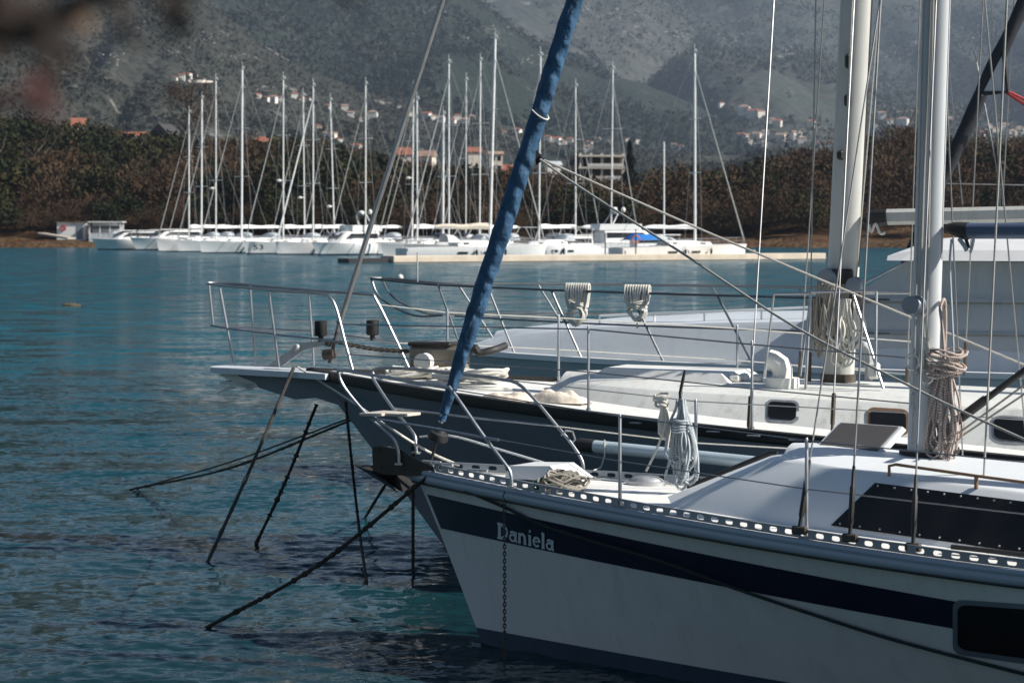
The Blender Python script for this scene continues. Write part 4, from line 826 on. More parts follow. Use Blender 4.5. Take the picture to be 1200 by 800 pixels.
# perforated toe rail with obround slots
def toe_rail(side):
    mb = MB(); pitch = .118; s = .28; hh = .052; th = .006; K = 8
    def pt(ss, z, o): q_ = D.rail(ss, side, -.012+o, .004); return q_+V(0, 0, z)
    while s < 7.5:
        cx, w2, h2 = s+pitch/2, .030, .0155; zc = .028
        inner = []
        for k in range(2*K):
            a = 2*math.pi*k/(2*K); ex = w2-h2; c_, s_ = math.cos(a), math.sin(a); inner.append((cx+(ex if c_ > 1e-6 else -ex if c_ < -1e-6 else 0)+h2*c_, zc+h2*s_))
        outer = []
        for x, z in inner:
            dx, dz = x-cx, z-zc; k = min((pitch/2)/abs(dx) if abs(dx) > 1e-6 else 9e9, ((hh-zc) if dz > 0 else zc)/abs(dz) if abs(dz) > 1e-6 else 9e9); outer.append((cx+dx*k, zc+dz*k))
        for o in (0, -th):
            mb.add([pt(x, z, o) for x, z in inner]+[pt(x, z, o) for x, z in outer], [(i, (i+1) % (2*K), (i+1) % (2*K)+2*K, i+2*K) for i in range(2*K)])
        mb.add([pt(x, z, 0) for x, z in inner]+[pt(x, z, -th) for x, z in inner], [(i, (i+1) % (2*K), (i+1) % (2*K)+2*K, i+2*K) for i in range(2*K)])
        # close the four corners the radial fan leaves open
        for sx in (0, pitch):
            for zz in (0, hh):
                xs = [p for p in outer if abs(p[0]-(s+sx)) < 1e-6]; zs_ = [p for p in outer if abs(p[1]-zz) < 1e-6]
                if xs and zs_:
                    a = min(xs, key=lambda p: abs(p[1]-zz)); b = min(zs_, key=lambda p: abs(p[0]-(s+sx)))
                    for o in (0, -th): mb.add([pt(*a, o), pt(*b, o), pt(s+sx, zz, o)], [(0, 1, 2)])
        s += pitch
    tops = np.linspace(.28, s, 80); mb.grid([[pt(x, hh, .004), pt(x, hh+.004, .004), pt(x, hh+.004, -.02), pt(x, hh, -.02)] for x in tops]); return mb
for side in (-1, 1): toe_rail(side).build('toe_rail', M['alu'], d_root, angle=25)
# cabin
foot = [(2.2, -.2), (2.45, -.55), (3.0, -.70), (3.3, -.76), (3.74, -.84), (4.19, -.93), (5.2, -1.08), (6.6, -1.1)]
top = [(3.10, -.15, 1.500), (3.24, -.40, 1.503), (3.41, -.50, 1.500), (3.55, -.54, 1.492), (3.85, -.60, 1.472), (4.2, -.66, 1.455), (5.1, -.80, 1.42), (6.6, -.85, 1.38)]
cab_mb = D.house([(s, v, float(D.zs(s))+.0) for s, v in foot], top, .9, .065); cab = cab_mb.build('coachroof', M['cabin'], d_root, angle=28); CB = cab_mb.bvh()
def pane(name, bvh, quad, mt, parent, nu=24, nv=6, off=.006, rnd=None):
    P = decal(bvh, quad, nu, nv, off) if rnd is None else decal_round(bvh, quad, nu, nv, off, rnd)
    if P is None: print('decal missed', name); return None
    return MB().grid(P).build(name, mt, parent)
def decal_round(bvh, quad, nu, nv, off, rnd):
    q = [V(*p) for p in quad]; P = []
    for j in range(nv+1):
        row = []
        for i in range(nu+1):
            a, b = 2*i/nu-1, 2*j/nv-1; x, y = (abs(a)-(1-rnd[0]))/rnd[0], (abs(b)-(1-rnd[1]))/rnd[1]
            if x > 0 and y > 0:
                x2, y2 = x*math.sqrt(1-y*y/2), y*math.sqrt(1-x*x/2); a = math.copysign(1-rnd[0]+rnd[0]*x2, a); b = math.copysign(1-rnd[1]+rnd[1]*y2, b)
            u, t = (a+1)/2, (b+1)/2; p = (q[0]*(1-u)+q[1]*u)*(1-t)+(q[3]*(1-u)+q[2]*u)*t; c = cast(bvh, p[0], p[1], off)
            if c is None: return None
            row.append(c)
        P.append(row)
    return np.array(P)
wq = [(1026, 566), (1250, 594), (1250, 655), (974, 616)]
wp = pane('side_window', CB, wq, M['tinted'], cab, 30, 8, .008)
bolts = MB()
for f in np.linspace(.03, .97, 12):
    for t_ in (.06, .94):
        q = [np.array(p, float) for p in wq]; p = (q[0]*(1-f)+q[1]*f)*(1-t_)+(q[3]*(1-f)+q[2]*f)*t_; c = cast(CB, p[0], p[1], .011)
        if c is not None: bolts.ball(c, .007, 6, 4)
bolts.build('window_bolts', M['galv'], wp if wp else cab)
# hull window with its frame
for nm, q, off, mt in (('hull_window_frame', [(1117, 701), (1290, 713), (1290, 789), (1117, 765)], .006, M['alu']), ('hull_window', [(1123, 707), (1290, 719), (1290, 782), (1123, 759)], .010, M['tinted'])):
    pane(nm, HB, q, mt, d_root, 30, 14, off, (.13, .3))
# the name on the bow, in heavy round-shouldered letters
def arc(cx, cy, rx, ry, a0, a1, n=10): return [(cx+rx*math.cos(math.radians(a)), cy+ry*math.sin(math.radians(a))) for a in np.linspace(a0, a1, n)]
GLY = dict(D=(.86, [([(.16, 0), (.16, 1.)], .2), (arc(.30, .5, .38, .42, 88, -88, 14), .19), ([(.0, .95), (.34, .95)], .12), ([(.0, .05), (.34, .05)], .12)]),
 a=(.66, [(arc(.27, .25, .2, .2, 0, 360, 16), .13), ([(.48, .66), (.48, .1), (.6, .04)], .17), (arc(.28, .44, .2, .19, 20, 150, 8), .13)]),
 n=(.72, [([(.12, .66), (.12, 0)], .17), (arc(.31, .38, .2, .23, 165, 0, 9)+[(.51, 0)], .17), ([(.02, .62), (.14, .62)], .1), ([(.02, .04), (.22, .04)], .1), ([(.42, .04), (.64, .04)], .1)]),
 i=(.36, [([(.16, .66), (.16, 0)], .18), ([(.10, .90), (.22, .90)], .17), ([(.03, .62), (.18, .62)], .1), ([(.05, .04), (.29, .04)], .1)]),
 e=(.62, [(arc(.30, .33, .22, .27, 0, 320, 16), .14), ([(.1, .36), (.5, .36)], .1)]),
 l=(.36, [([(.16, 1.), (.16, 0)], .18), ([(.03, .96), (.18, .96)], .1), ([(.05, .04), (.29, .04)], .1)]))
tw_ = sum(GLY[c][0] for c in 'Daniela'); x0 = 0.; nl_ = MB(); st_ = 0
for ch in 'Daniela':
    for pts, wd in GLY[ch][1]:
        st_ += 1; L_, R_ = [], []
        for k in range(len(pts)):
            a, b = np.array(pts[max(0, k-1)]), np.array(pts[min(len(pts)-1, k+1)]); t_ = (b-a)/np.linalg.norm(b-a); nn_ = np.array([-t_[1], t_[0]])*wd*.53; c = np.array(pts[k]); L_.append(c+nn_); R_.append(c-nn_)
        vs = []
        for x, y in L_+R_:
            f = (x0+x)/tw_; vs.append(cast(HB, 583.5+68*f, 630+14.8*f-18.5*y, .006+.00025*st_))
        n_ = len(pts); nl_.add(vs, [(k, k+1, n_+k+1, n_+k) for k in range(n_-1)])
    x0 += GLY[ch][0]
nl_.build('name_lettering', M['letter'], d_root, smooth=False)
# mast
mb0 = D.at_v(1080, 531, 0); mb1 = D.at_v(1097.5, 0, 0); mtop = ray_v(D, mb0, mb1, 11.9)
d_mast = oval(MB(), mb0, mtop, .19, .14, D.a, D.n).build('mast', M['mast_d'], d_root)
MB().grid([[p+V(*(D.a*.094+D.n*w_), 0) for w_ in (-.012, .012)] for p in (mb0+(mtop-mb0)*.12, mtop)]).build('sail_track', M['black'], d_mast)
MB().grid([[p+V(*(D.a*.02-D.n*.0715+D.a*w_), 0) for w_ in (-.008, .008)] for p in (mb0+(mtop-mb0)*.13, mtop)]).build('halyard_slot', M['dark_metal'], d_mast)
oval(MB(), mb0-V(0, 0, .03), mb0+V(0, 0, .015), .30, .22, D.a, D.n, rows=3).build('mast_collar', M['black'], d_mast)
c = D.at_v(1073, 357, -.10); n3 = V(*D.n, 0)
MB().tube([c+n3*.06, c+n3*.0, c-n3*.02, c-n3*.05, c-n3*.09, c-n3*.095], [.062, .062, .045, .042, .058, .02], 18).build('winch', M['alu'], d_mast)
k = MB()
for px_, py_ in ((1075, 428), (1088, 446), (1071, 470)):
    c = D.at_v(px_, py_, -.075); k.tube([c+V(0, 0, .05), c-n3*.03+V(0, 0, .04), c-n3*.03-V(0, 0, .04), c-V(0, 0, .05)], .009, 6)
k.build('mast_cleats', M['galv'], d_mast)
hl = MB()
for (x0, y0, x1, y1, v_) in ((1069, 520, 1083, 0, -.085), (1086, 400, 1094, 0, -.10), (1078, 360, 1090, 0, -.10)):
    hl.tube([D.at_v(x0, y0, v_), ray_v(D, D.at_v(x0, y0, v_), D.at_v(x1, y1, v_), 11.2)], .0065, 5)
hl.build('halyards', M['rope_sheet'], d_mast)
# boom with its black gooseneck and vang
b0 = D.at_v(1130, 270.5, 0); b1 = D.at_v(1215, 270.5, 0); b1 = b0+(b1-b0)/np.linalg.norm(b1-b0)*3.6
bm = oval(MB(), b0, b0+(b1-b0), .001, .001, D.a, D.n, 4, 2); bm = MB(); dirb = (b1-b0)/np.linalg.norm(b1-b0)
bm.tube([b0, b1], .052, 14).build('boom', M['boom_cover'], d_root)
g0 = D.at_v(1108, 266, 0); gn = MB(); gn.tube([g0, g0+(b0-g0)*.45, b0, b0+dirb*.03], [.02, .045, .056, .056], 12).tube([b0-V(0, 0, .05)+dirb*.01, b0-V(0, 0, .11)+dirb*.03], .012, 6); gn.build('gooseneck', M['black'], d_root)
v0 = D.at_v(1120, 494, 0); v1 = D.at_v(1215, 423, 0); vg = v0+(v1-v0)*1.5
MB().tube([v0, v0+(vg-v0)*.25], .030, 10).tube([v0+(vg-v0)*.2, vg], .021, 10).build('boom_vang', M['dark_metal'], d_root)
vt = MB(); vt.tube([D.at_v(1113, 515, -.04), D.at_v(1215, 440, -.04)], .007, 5).tube([D.at_v(1113, 520, .03), D.at_v(1215, 452, .03)], .007, 5); vt.build('vang_tackle', M['rope_grey'], d_root)
MB().ball(D.at_v(1114, 527, 0), (.06, .05, .045), 12, 8).build('turning_block', M['black'], d_root)
# furled headsail on the forestay, its drum and link
f0 = D.at_v(517.5, 492, 0); f1 = D.at_v(674, 0, 0); ftop = ray_v(D, f0, f1, 10.9); fl = ftop-f0; flen = np.linalg.norm(fl); fd = fl/flen
uu = np.cross(fd, V(*D.n, 0)); uu /= np.linalg.norm(uu); ww = np.cross(fd, uu); rows = []
for i in range(520):
    f = (i/519)**1.25; h = f*flen
    if h < .06: r = .030
    else: r = .036+.030*float(sstep(.03, 1.0, np.array(h)))-.032*f**1.5
    row = []
    for kk in range(40):
        th = 2*math.pi*kk/40; sp_ = ((th-h*2.6)/6.2832) % 1.0; wr = .17*sp_-.085+.050*math.sin(th*3-h*17+2*math.sin(h*3.1))*(.3+.7*math.sin(h*2.3)**2)+.030*math.sin(th*2+h*31+math.sin(h*7))+.02*math.sin(h*13+th)
        rr = r*(1+wr); row.append(f0+fd*h+uu*rr*math.cos(th)+ww*rr*math.sin(th))
    row.append(row[0]); rows.append(row)
d_sail = MB().grid(rows).build('furled_headsail', M['blue_cloth'], d_root, angle=80)
MB().tube([ftop, ftop+fd*.6], .012, 6).tube([f0-fd*.02, f0+fd*.05], .02, 8).build('forestay', M['wire'], d_root)
q = f0+V(0, 0, .0); MB().tube([q-fd*.005, q+fd*.085], [.026, .022], 10).tube([q+fd*.04+ww*.03*-1, q+fd*.04+ww*.03], .012, 6).build('tack_shackle', M['galv'], d_sail)
q = D.at_v(515, 507, 0); MB().tube([q-fd*.055, q-fd*.05, q-fd*.04, q+fd*.0, q+fd*.01, q+fd*.03], [.04, .075, .078, .07, .045, .035], 16).build('furling_drum', M['black'], d_root)
MB().tube([q-fd*.05, D.at_v(503, 546, 0), D.at_v(500, 556, 0)], [.013, .011, .02], 8).build('forestay_link', M['dark_metal'], d_root)
s_tie = .0
for py_, nm in ((128, 'sail_tie'),):
    c = f0+(f1-f0)*((492-py_)/492.); tie = MB(); tie.tube([c+uu*.075*math.cos(a)+ww*.075*math.sin(a)+fd*(.03*math.cos(a)) for a in np.linspace(0, 6.283, 22)], .006, 6).tube([c-ww*.075, c-ww*.09-V(.02, 0, .06), c-ww*.08-V(.06, 0, .13)], .007, 5); tie.build(nm, M['rope_white'], d_sail)
cl = D.at_v(631, 186, 0); MB().prism([cl+V(-.02, -.06, .06), cl+V(.05, -.06, .0), cl+V(-.02, -.06, -.05)], (0, .03, 0)).ball(cl+V(.02, -.07, 0), .022, 8, 6).build('clew', M['dark_cloth'], d_sail)
def pathv(b, L): return [b.at_v(px_, py_, v_) for px_, py_, v_ in L]
for pts in ([(633, 187, -.07), (680, 220, -.15), (800, 297, -.5), (930, 382, -.8), (1060, 449, -1.), (1119, 478, -1.1), (1225, 526, -1.25)], [(633, 186, -.03), (710, 220, .1), (840, 277, .4), (900, 302, .5), (1065, 371, .9), (1225, 438, 1.1)]):
    MB().tube(smooth_path(pathv(D, pts), 5), .0085, 7).build('headsail_sheet', M['rope_sheet'], d_root)
# inner stay with turnbuckle
st0 = dk_mb.bvh(); c0 = cast(st0, 797, 561, 0.0); i1 = D.at_v(895, 0, 0); i0 = D.at_v(797, 460, 0)
MB().tube([c0, i0, ray_v(D, i0, i1, 9.5)], .0065, 6).build('inner_stay', M['wire'], d_root)
MB().tube([i0-V(0, 0, .06), i0, i0+(i1-i0)/np.linalg.norm(i1-i0)*.10, i0+(i1-i0)/np.linalg.norm(i1-i0)*.16], [.008, .011, .011, .007], 8).build('turnbuckle', M['black'], d_root)
# shrouds on the near side
for nm, a_, b_, tp, rr in (('lower_shroud', (937, 617, -1.20), (990, 240), (1100, -450, -.05), .006), ('cap_shroud', (996, 626, -1.28), (1015, 240), (1062, -520, -.62), .007), ('aft_lower_shroud', (1070, 637, -1.33), (1085, 240), (1116, -450, -.05), .006)):
    p0 = D.at_v(*a_); p1 = D.at_v(*tp); dr = (p1-p0)/np.linalg.norm(p1-p0)
    w_ = MB().tube([p0, p0+(p1-p0)], rr, 6).build(nm, M['wire'], d_root)
    MB().tube([p0, p0+dr*.06, p0+dr*.07, p0+dr*.28, p0+dr*.29, p0+dr*.40, p0+dr*.41], [.012, .012, .017, .017, .012, .010, .007], 8).build('turnbuckle', M['black'], w_)
    MB().box(p0-V(0, 0, .02), (.10, .035, .05), V(*D.a, 0), bev=.008).build('chainplate', M['bronze'], w_)
p0 = cast(CB, 1153, 556, 0.); p1 = D.at_v(1180, 0, -.75)
if p0 is not None: sw = MB().tube([p0, ray_v(D, p0, p1, 10.5)], .007, 6).build('spare_halyard', M['rope_sheet'], d_root)
far = MB()
for s_, tp in ((3.85, (1085, -450)), (4.3, (1112, -450))): far.tube([D.rail(s_, 1, -.12, .0), D.at_v(tp[0], tp[1], .05)], .006, 6)
far.build('far_shrouds', M['wire'], d_root)
# pulpit
def rails(b, L, r, name, root, m='steel', n=5): return MB().tube(smooth_path(pathv(b, L), n), r, 9).build(name, M[m], root)
pul = MB()
pul.tube(smooth_path(pathv(D, [(468, 543, -.10), (467, 531, -.10), (460, 513, -.12), (433, 489, -.16), (405, 456, -.2), (397, 438, -.22), (401, 434, -.24), (440, 440, -.34), (480, 447, -.42), (522, 454, -.47), (530, 458, -.48), (565, 508, -.50), (590, 541, -.52), (598, 553, -.52), (600, 571, -.52)]), 5), .0125, 9)
pul.tube(smooth_path(pathv(D, [(488, 530, .10), (487, 520, .10), (484, 507, .12), (460, 478, .16), (440, 448, .2), (437, 439, .22), (442, 432, .24), (480, 432, .32), (530, 437, .44), (575, 442, .5), (585, 444, .5), (612, 453, .52), (655, 502, .54), (669, 519, .55), (682, 540, .55), (684, 560, .55)]), 5), .0125, 9)
pul.tube(pathv(D, [(432, 489, -.16), (500, 500, -.34), (560, 511, -.50), (584, 515, -.51)]), .009, 8)
pul.tube(pathv(D, [(460, 478, .16), (560, 490, .4), (640, 498, .52)]), .009, 8)
pulo = pul.build('pulpit', M['steel'], d_root)
ft = MB()
for px_, py_, v_ in ((600, 570, -.52), (684, 560, .55), (468, 543, -.10), (488, 530, .10)): q = D.at_v(px_, py_, v_); ft.tube([q-V(0, 0, .008), q+V(0, 0, .006)], .035, 12)
ft.build('pulpit_feet', M['steel'], pulo)
q = D.at_v(666, 513, .545); MB().tube([q+V(-.05, 0, .02), q+V(-.02, -.02, .055), q+V(.03, -.02, .05), q+V(.05, 0, -.01), q+V(.02, 0, -.04)], .008, 6).build('rail_clip', M['galv'], pulo)
a3 = V(*D.a, 0); n3 = V(*D.n, 0)
q = D.at_v(462, 484.5, 0.0); MB().box(q, (.34, .20, .022), a3, bev=.004).box(q-a3*.09-n3*.14+V(0, 0, -.001), (.16, .13, .022), a3, bev=.004).build('pulpit_seat', M['plank'], pulo)
# bow roller cheeks, plough anchor
br = MB(); cheek = [(436, 524), (446, 522), (470, 527), (480, 534), (508, 547), (510, 556), (478, 557), (450, 556), (437, 552)]
for v_ in (-.085, .075): br.prism([D.at_v(x, y, v_) for x, y in cheek], n3*.010)
for x, y in ((443, 527), (445, 548)): br.tube([D.at_v(x, y, -.09), D.at_v(x, y, -.09)+n3*.18], .018, 10)
br.box(D.at_v(475, 553, 0), (.34, .15, .02), a3); br.build('bow_roller', M['dark_metal'], d_root)
an = MB(); tip = D.at_v(412, 543, 0); an.prism([D.at_v(441, 535, 0), D.at_v(449, 530, 0), D.at_v(505, 553, 0), D.at_v(500, 557, 0)], n3*.02)
for s_ in (-1, 1):
    an.add([tip, D.at_v(437, 545, 0), D.at_v(470, 577, 0)+n3*s_*.03, D.at_v(474, 566, 0)+n3*s_*.16, D.at_v(437, 548, 0)+n3*s_*.10], [(0, 1, 4), (1, 2, 3, 4), (0, 4, 3), (0, 3, 2)])
an.build('plough_anchor', M['dark_metal'], d_root)
# stanchions, lifelines
def stanchion(b, root, s_, side, h, r=.0125, m='steel', inset=-.05):
    p = b.rail(s_, side, inset, 0); o = MB().tube([p-V(0, 0, .01), p+V(0, 0, .05), p+V(0, 0, .055), p+V(0, 0, h), p+V(0, 0, h+.012)], [.019, .019, r, r*.9, r*.5], 8).build('stanchion', M[m], root)
    MB().box(p+V(0, 0, .002), (.09, .06, .014), V(*b.a, 0), bev=.005).build('stanchion_base', M[m], o); return p
def s_at(b, px_, side=-1):
    lo_, hi_ = 0.02, 9.
    for _ in range(50):
        m_ = (lo_+hi_)/2
        if proj(b.rail(m_, side))[0] < px_: lo_ = m_
        else: hi_ = m_
    return lo_
ns = [s_at(D, 722), s_at(D, 941), s_at(D, 1300)]
for s_ in ns: stanchion(D, d_root, s_, -1, .60)
fs_ = [2.0, 3.7, 5.4]
for s_ in fs_: stanchion(D, d_root, s_, 1, .60)
tl = pathv(D, [(523, 455, -.47)])+[D.rail(s_, -1, -.05, .595) for s_ in ns]; MB().tube(tl, .0045, 6).build('lifeline', M['wire'], d_root)
tl = pathv(D, [(584, 515, -.51)])+[D.rail(s_, -1, -.05, .30) for s_ in ns]; MB().tube(tl, .0045, 6).build('lifeline', M['wire'], d_root)
tl = pathv(D, [(585, 444, .5)])+[D.rail(s_, 1, -.05, .595) for s_ in fs_]; MB().tube(tl, .0045, 6).build('lifeline', M['wire'], d_root)
tl = pathv(D, [(640, 498, .52)])+[D.rail(s_, 1, -.05, .30) for s_ in fs_]; MB().tube(tl, .0055, 6).build('lifeline', M['rope_white'], d_root)
# handrail on the roof, hatch, foredeck locker, cleats, dorade
hr = [cast(CB, 1042, 557, 0), cast(CB, 1144, 572, 0), cast(CB, 1260, 588, 0)]
if all(h is not None for h in hr):
    up = V(0, 0, .075); MB().tube([hr[0], hr[0]+up*.8, hr[0]+up+(hr[1]-hr[0])*.08, hr[1]+up, hr[2]+up], .010, 8).tube([hr[1], hr[1]+up], .013, 8).build('handrail', M['teak'], d_root)
hc = D.at_v(1007, 516, .12); hax = a3*.96+V(0, 0, -.02); hup = V(-.35*D.n[0]-.2*D.a[0], -.35*D.n[1]-.2*D.a[1], .9)
hb = MB().box(hc, (.50, .44, .05), hax, hup, .03).build('open_hatch', M['cover_grey'], d_root); hx_ = hax/np.linalg.norm(hax); hz_ = hup-hx_*np.dot(hx_, hup); hz_ /= np.linalg.norm(hz_)
MB().box(hc+hz_*.028, (.42, .36, .012), hax, hup, .005).build('hatch_pane', mat('smoked_acrylic', (.07, .065, .06), .3), hb)
hg = MB()
for k_ in (-.15, .15): hg.box(hc+hx_*k_-np.cross(hz_, hx_)*.22, (.06, .06, .07), hax, hup, .01)
hg.build('hatch_hinge', M['galv'], hb)
l0 = D.at_v(640, 560, 0.02); l0[2] = float(D.zs(D.loc(l0)[0]))+.035
def lk(da, dn, z): return l0+a3*da+n3*dn+V(0, 0, z)
lo2 = MB().add([lk(-.22, -.20, 0), lk(.27, -.20, 0), lk(.27, .20, 0), lk(-.22, .20, 0), lk(-.20, -.17, .085), lk(.13, -.16, .10), lk(.13, .16, .10), lk(-.20, .17, .085)], [(0, 1, 2, 3), (4, 5, 6, 7), (0, 1, 5, 4), (1, 2, 6, 5), (2, 3, 7, 6), (3, 0, 4, 7)]); lo2.build('foredeck_hatch', M['white_paint'], d_root, smooth=False)
q = cast(dk_mb.bvh(), 757, 568, .0); MB().ball(q+V(0, 0, .02), (.13, .10, .05), 16, 9).tube([q+V(0, 0, .0), q+V(0, 0, .03)], .14, 18).build('deck_ventilator', M['galv'], d_root)
for px_, v_ in ((520, -.10), (506, -.06), (560, -.22)):
    s_ = D.loc(D.at_v(px_, 556, v_))[0]; q = D.P(s_, v_, float(D.zs(s_))+.03); MB().tube([q-a3*.08+V(0, 0, .035), q+a3*.08+V(0, 0, .035)], .012, 7).tube([q-V(0, 0, .02), q+V(0, 0, .035)], .018, 7).build('mooring_cleat', M['galv'], d_root)
tr = [D.P(s_, -1.16+.0*s_, float(D.zs(s_))+.035) for s_ in (4.7, 7.)]; MB().box((tr[0]+tr[1])/2+V(0, 0, .01), (2.3, .03, .025), tr[1]-tr[0]).build('genoa_track', M['black'], d_root)
MB().tube([D.at_v(806, 571, .34), D.at_v(850, 553, .38), D.at_v(903, 531, .42), D.at_v(911, 531, .42)], [.02, .022, .022, .015], 8).build('dark_bar', M['dark_metal'], d_root)  # dark bar put in for the dark gap behind the cabin front
# spinnaker pole lashed along the far side
pp = [D.at_v(681, 521, .9), D.at_v(872, 540.5, .9)]; pd = (pp[1]-pp[0])/np.linalg.norm(pp[1]-pp[0])
t = thing('spinnaker_pole', 'pale blue spinnaker pole with a black end along the far rail', 'pole', pp[0])
MB().tube([pp[0]+pd*.02, pp[1]+pd*1.6], .046, 14).build('tube', mat('pale_blue_tube', (.50, .60, .66), .35, .2, var=.06, scale=3), t)
MB().tube([pp[0]-pd*.05, pp[0]-pd*.02, pp[0]+pd*.09, pp[0]+pd*.12], [.02, .05, .052, .048], 14).build('end_fitting', M['black'], t)
MB().tube([pp[0]+pd*.2+V(0, -.05, .06), pp[0]+pd*.2+V(0, -.055, -.06), pp[0]+pd*.17+V(0, -.02, -.15), D.at_v(684, 556, .55)], .006, 6).build('lashing', M['rope_white'], t)
# rope hanks, each a thing
q = i0+V(-.10, -.05, -.01)
mb = MB(); hank(mb, D.at_v(777, 470, -.03), .26, .10, 8, .009, D.a, 1, .2, .35); mb.tube(smooth_path([D.at_v(779, 468, -.04), D.at_v(780, 495, -.05), D.at_v(770, 525, -.06), D.at_v(757, 552, -.08)], 5), .009, 6).tube([D.at_v(781, 468, -.0), D.at_v(785, 505, 0), D.at_v(782, 524, 0)], .009, 6)
for j in range(7):
    c = D.at_v(775+2.2*math.sin(j*1.7), 464+j*1.5, -.05); mb.tube([c+a3*(.055-.004*j)*math.cos(a)+V(0, 0, .02*math.sin(a+j))+n3*.03*math.sin(a) for a in np.linspace(0, 6.283, 12)], .0095, 6, cap=False)
single(mb, 'rope_hank', M['rope_white'], 'cream rope hank tied to the inner stay beside the blue flecked one', 'rope')
mb = MB(); hank(mb, D.at_v(798, 468, -.04), .62, .20, 13, .0095, D.a, 2, .14, .34)
for j in range(5): c = D.at_v(797.5, 492+j*3.2, -.04); mb.tube([c+V(.055*math.cos(a), .055*math.sin(a), .004*math.sin(a)) for a in np.linspace(0, 6.283, 13)], .009, 6, cap=False)
mb.tube([D.at_v(799, 470, -.04), D.at_v(800, 459, -.02), D.at_v(798, 470, .02)], .009, 6)
single(mb, 'rope_hank', M['rope_blue'], 'long blue flecked rope hank hanging on the inner stay of the near sloop', 'rope')
mb = MB(); hank(mb, D.at_v(1106, 424, -.06), .66, .21, 26, .0085, D.a, 3, .25, .25)
for j in range(10): c = D.at_v(1108+4*math.sin(j*1.3), 412+j*2.9, -.05); mb.tube([c+V(.11*math.cos(a)*(1+.1*math.sin(j)), .09*math.sin(a), .02*math.sin(a*2+j)) for a in np.linspace(0, 6.283, 13)], .009, 6, cap=False)
mb.tube(smooth_path([D.at_v(1107, 425, -.08), D.at_v(1104, 380, -.07), D.at_v(1102, 360, -.05), D.at_v(1107, 352, -.0), D.at_v(1108, 385, .05), D.at_v(1106, 420, .05)], 5), .012, 6)
single(mb, 'rope_hank', M['rope_red'], 'thick hank of red flecked ropes hanging on the near mast', 'rope')
mb = MB(); hank(mb, D.at_v(1084, 395, -.09), .22, .07, 7, .008, D.a, 4, .4, .3)
for j, (x, y) in enumerate(((1069, 424), (1087, 428), (1086, 440))): mb.tube([D.at_v(x, y, -.1)+a3*.045*math.cos(a)+V(0, 0, .05*math.sin(a)) for a in np.linspace(0, 6.283, 13)], .008, 6)
mb.tube(smooth_path([D.at_v(1083, 396, -.09), D.at_v(1080, 375, -.09), D.at_v(1087, 362, -.09)], 4), .009, 6)
single(mb, 'rope_hank', M['rope_white'], 'short cream rope loops below the winch on the near mast', 'rope')
q = cast(dk_mb.bvh(), 652, 575, 0.)
mb = MB(); coil_flat(mb, q+a3*.05, .11, 10, .010, 5, .07, 1.5); single(mb, 'rope_coil', M['rope_grey'], 'tangled grey cord heap on the foredeck by the perforated rail', 'rope')
mb = MB(); coil_flat(mb, q-a3*.10, .06, 5, .009, 6, .04, 1.6); single(mb, 'rope_coil', mat('green_rope', (.02, .12, .09), .85, var=.3, scale=30), 'small green cord heap beside the foredeck hatch', 'rope')
MB_ = MB(); s0 = D.P(.45, .02, 1.27)
# cord dangling from the near boom
mb = MB(); mb.tube(smooth_path([D.at_v(1115, 280, -.05), D.at_v(1113, 310, -.05), D.at_v(1115, 360, -.05), D.at_v(1117, 405, -.05), D.at_v(1117, 430, -.05)], 5), .008, 6); single(mb, 'flecked_rope', M['rope_blue'], 'thin flecked cord hanging from the boom end to the rope hank', 'rope')
mb = MB(); mb.tube([D.at_v(1124, 280, -.03), D.at_v(1130, 288, -.05), D.at_v(1133, 294, -.05)], .014, 6).tube([D.at_v(1141, 280, -.05), D.at_v(1139, 290, -.05), D.at_v(1137, 296, -.05)], .010, 6); single(mb, 'reefing_line_ends', M['rope_blue'], 'short rope ends dangling under the near boom', 'rope')
# ------------------------------------------------------------------ 2. the old cruiser with the bowsprit
K = Boat((-1.905, 22.647), .402, 1.823, 5.069, 1.996, (1.644, -.052, -.001), 1.46, 12.5, .7, 1.5, .6, .80)
k_root = thing('cruising_yacht', 'grey hulled cruising yacht with a bowsprit platform and black rub rail behind the near sloop', 'sailboat', K.P(5, 0, 0)); ka = V(*K.a, 0); kn = V(*K.n, 0)
K.hull(80, tuple(np.linspace(0, 1, 14))+(1.12, 1.28, 1.45)).build('hull', M['hull_grey'], k_root)
kd_mb = K.deck(.03, 60, .05, .03, -.01, 10); kd_mb.build('deck', M['deck_cream'], k_root); KD = kd_mb.bvh()
for side in (-1, 1):
    MB().grid([[K.rail(s, side, a_, b_) for a_, b_ in ((-.05, .0), (-.05, .035), (.022, .03), (.028, -.045), (.018, -.062), (-.004, -.066))] for s in np.linspace(0, 12.4, 90)]).build('rub_rail', M['blackwood'], k_root)
sc = MB()
for i in range(9): s = 3.9+i*.34; sc.box(K.rail(s, -1, .027, -.012), (.11, .012, .014), ka, bev=.004)
sc.build('fairleads', M['galv'], k_root)
foot = [(2.45, -.25), (2.74, -.62), (3.6, -.9), (4.5, -1.07), (5.6, -1.15), (6.8, -1.2), (8.5, -1.2)]
top = [(2.62, -.22, 1.625), (2.90, -.50, 1.635), (3.66, -.74, 1.615), (4.4, -.87, 1.60), (5.65, -.94, 1.58), (6.8, -.97, 1.555), (8.5, -1., 1.52)]
kc_mb = K.house([(s, v, float(K.zs(s))+.01) for s, v in foot], top, .88, .085); kc = kc_mb.build('coachroof', M['cabin_cream'], k_root, angle=30); KC = kc_mb.bvh()
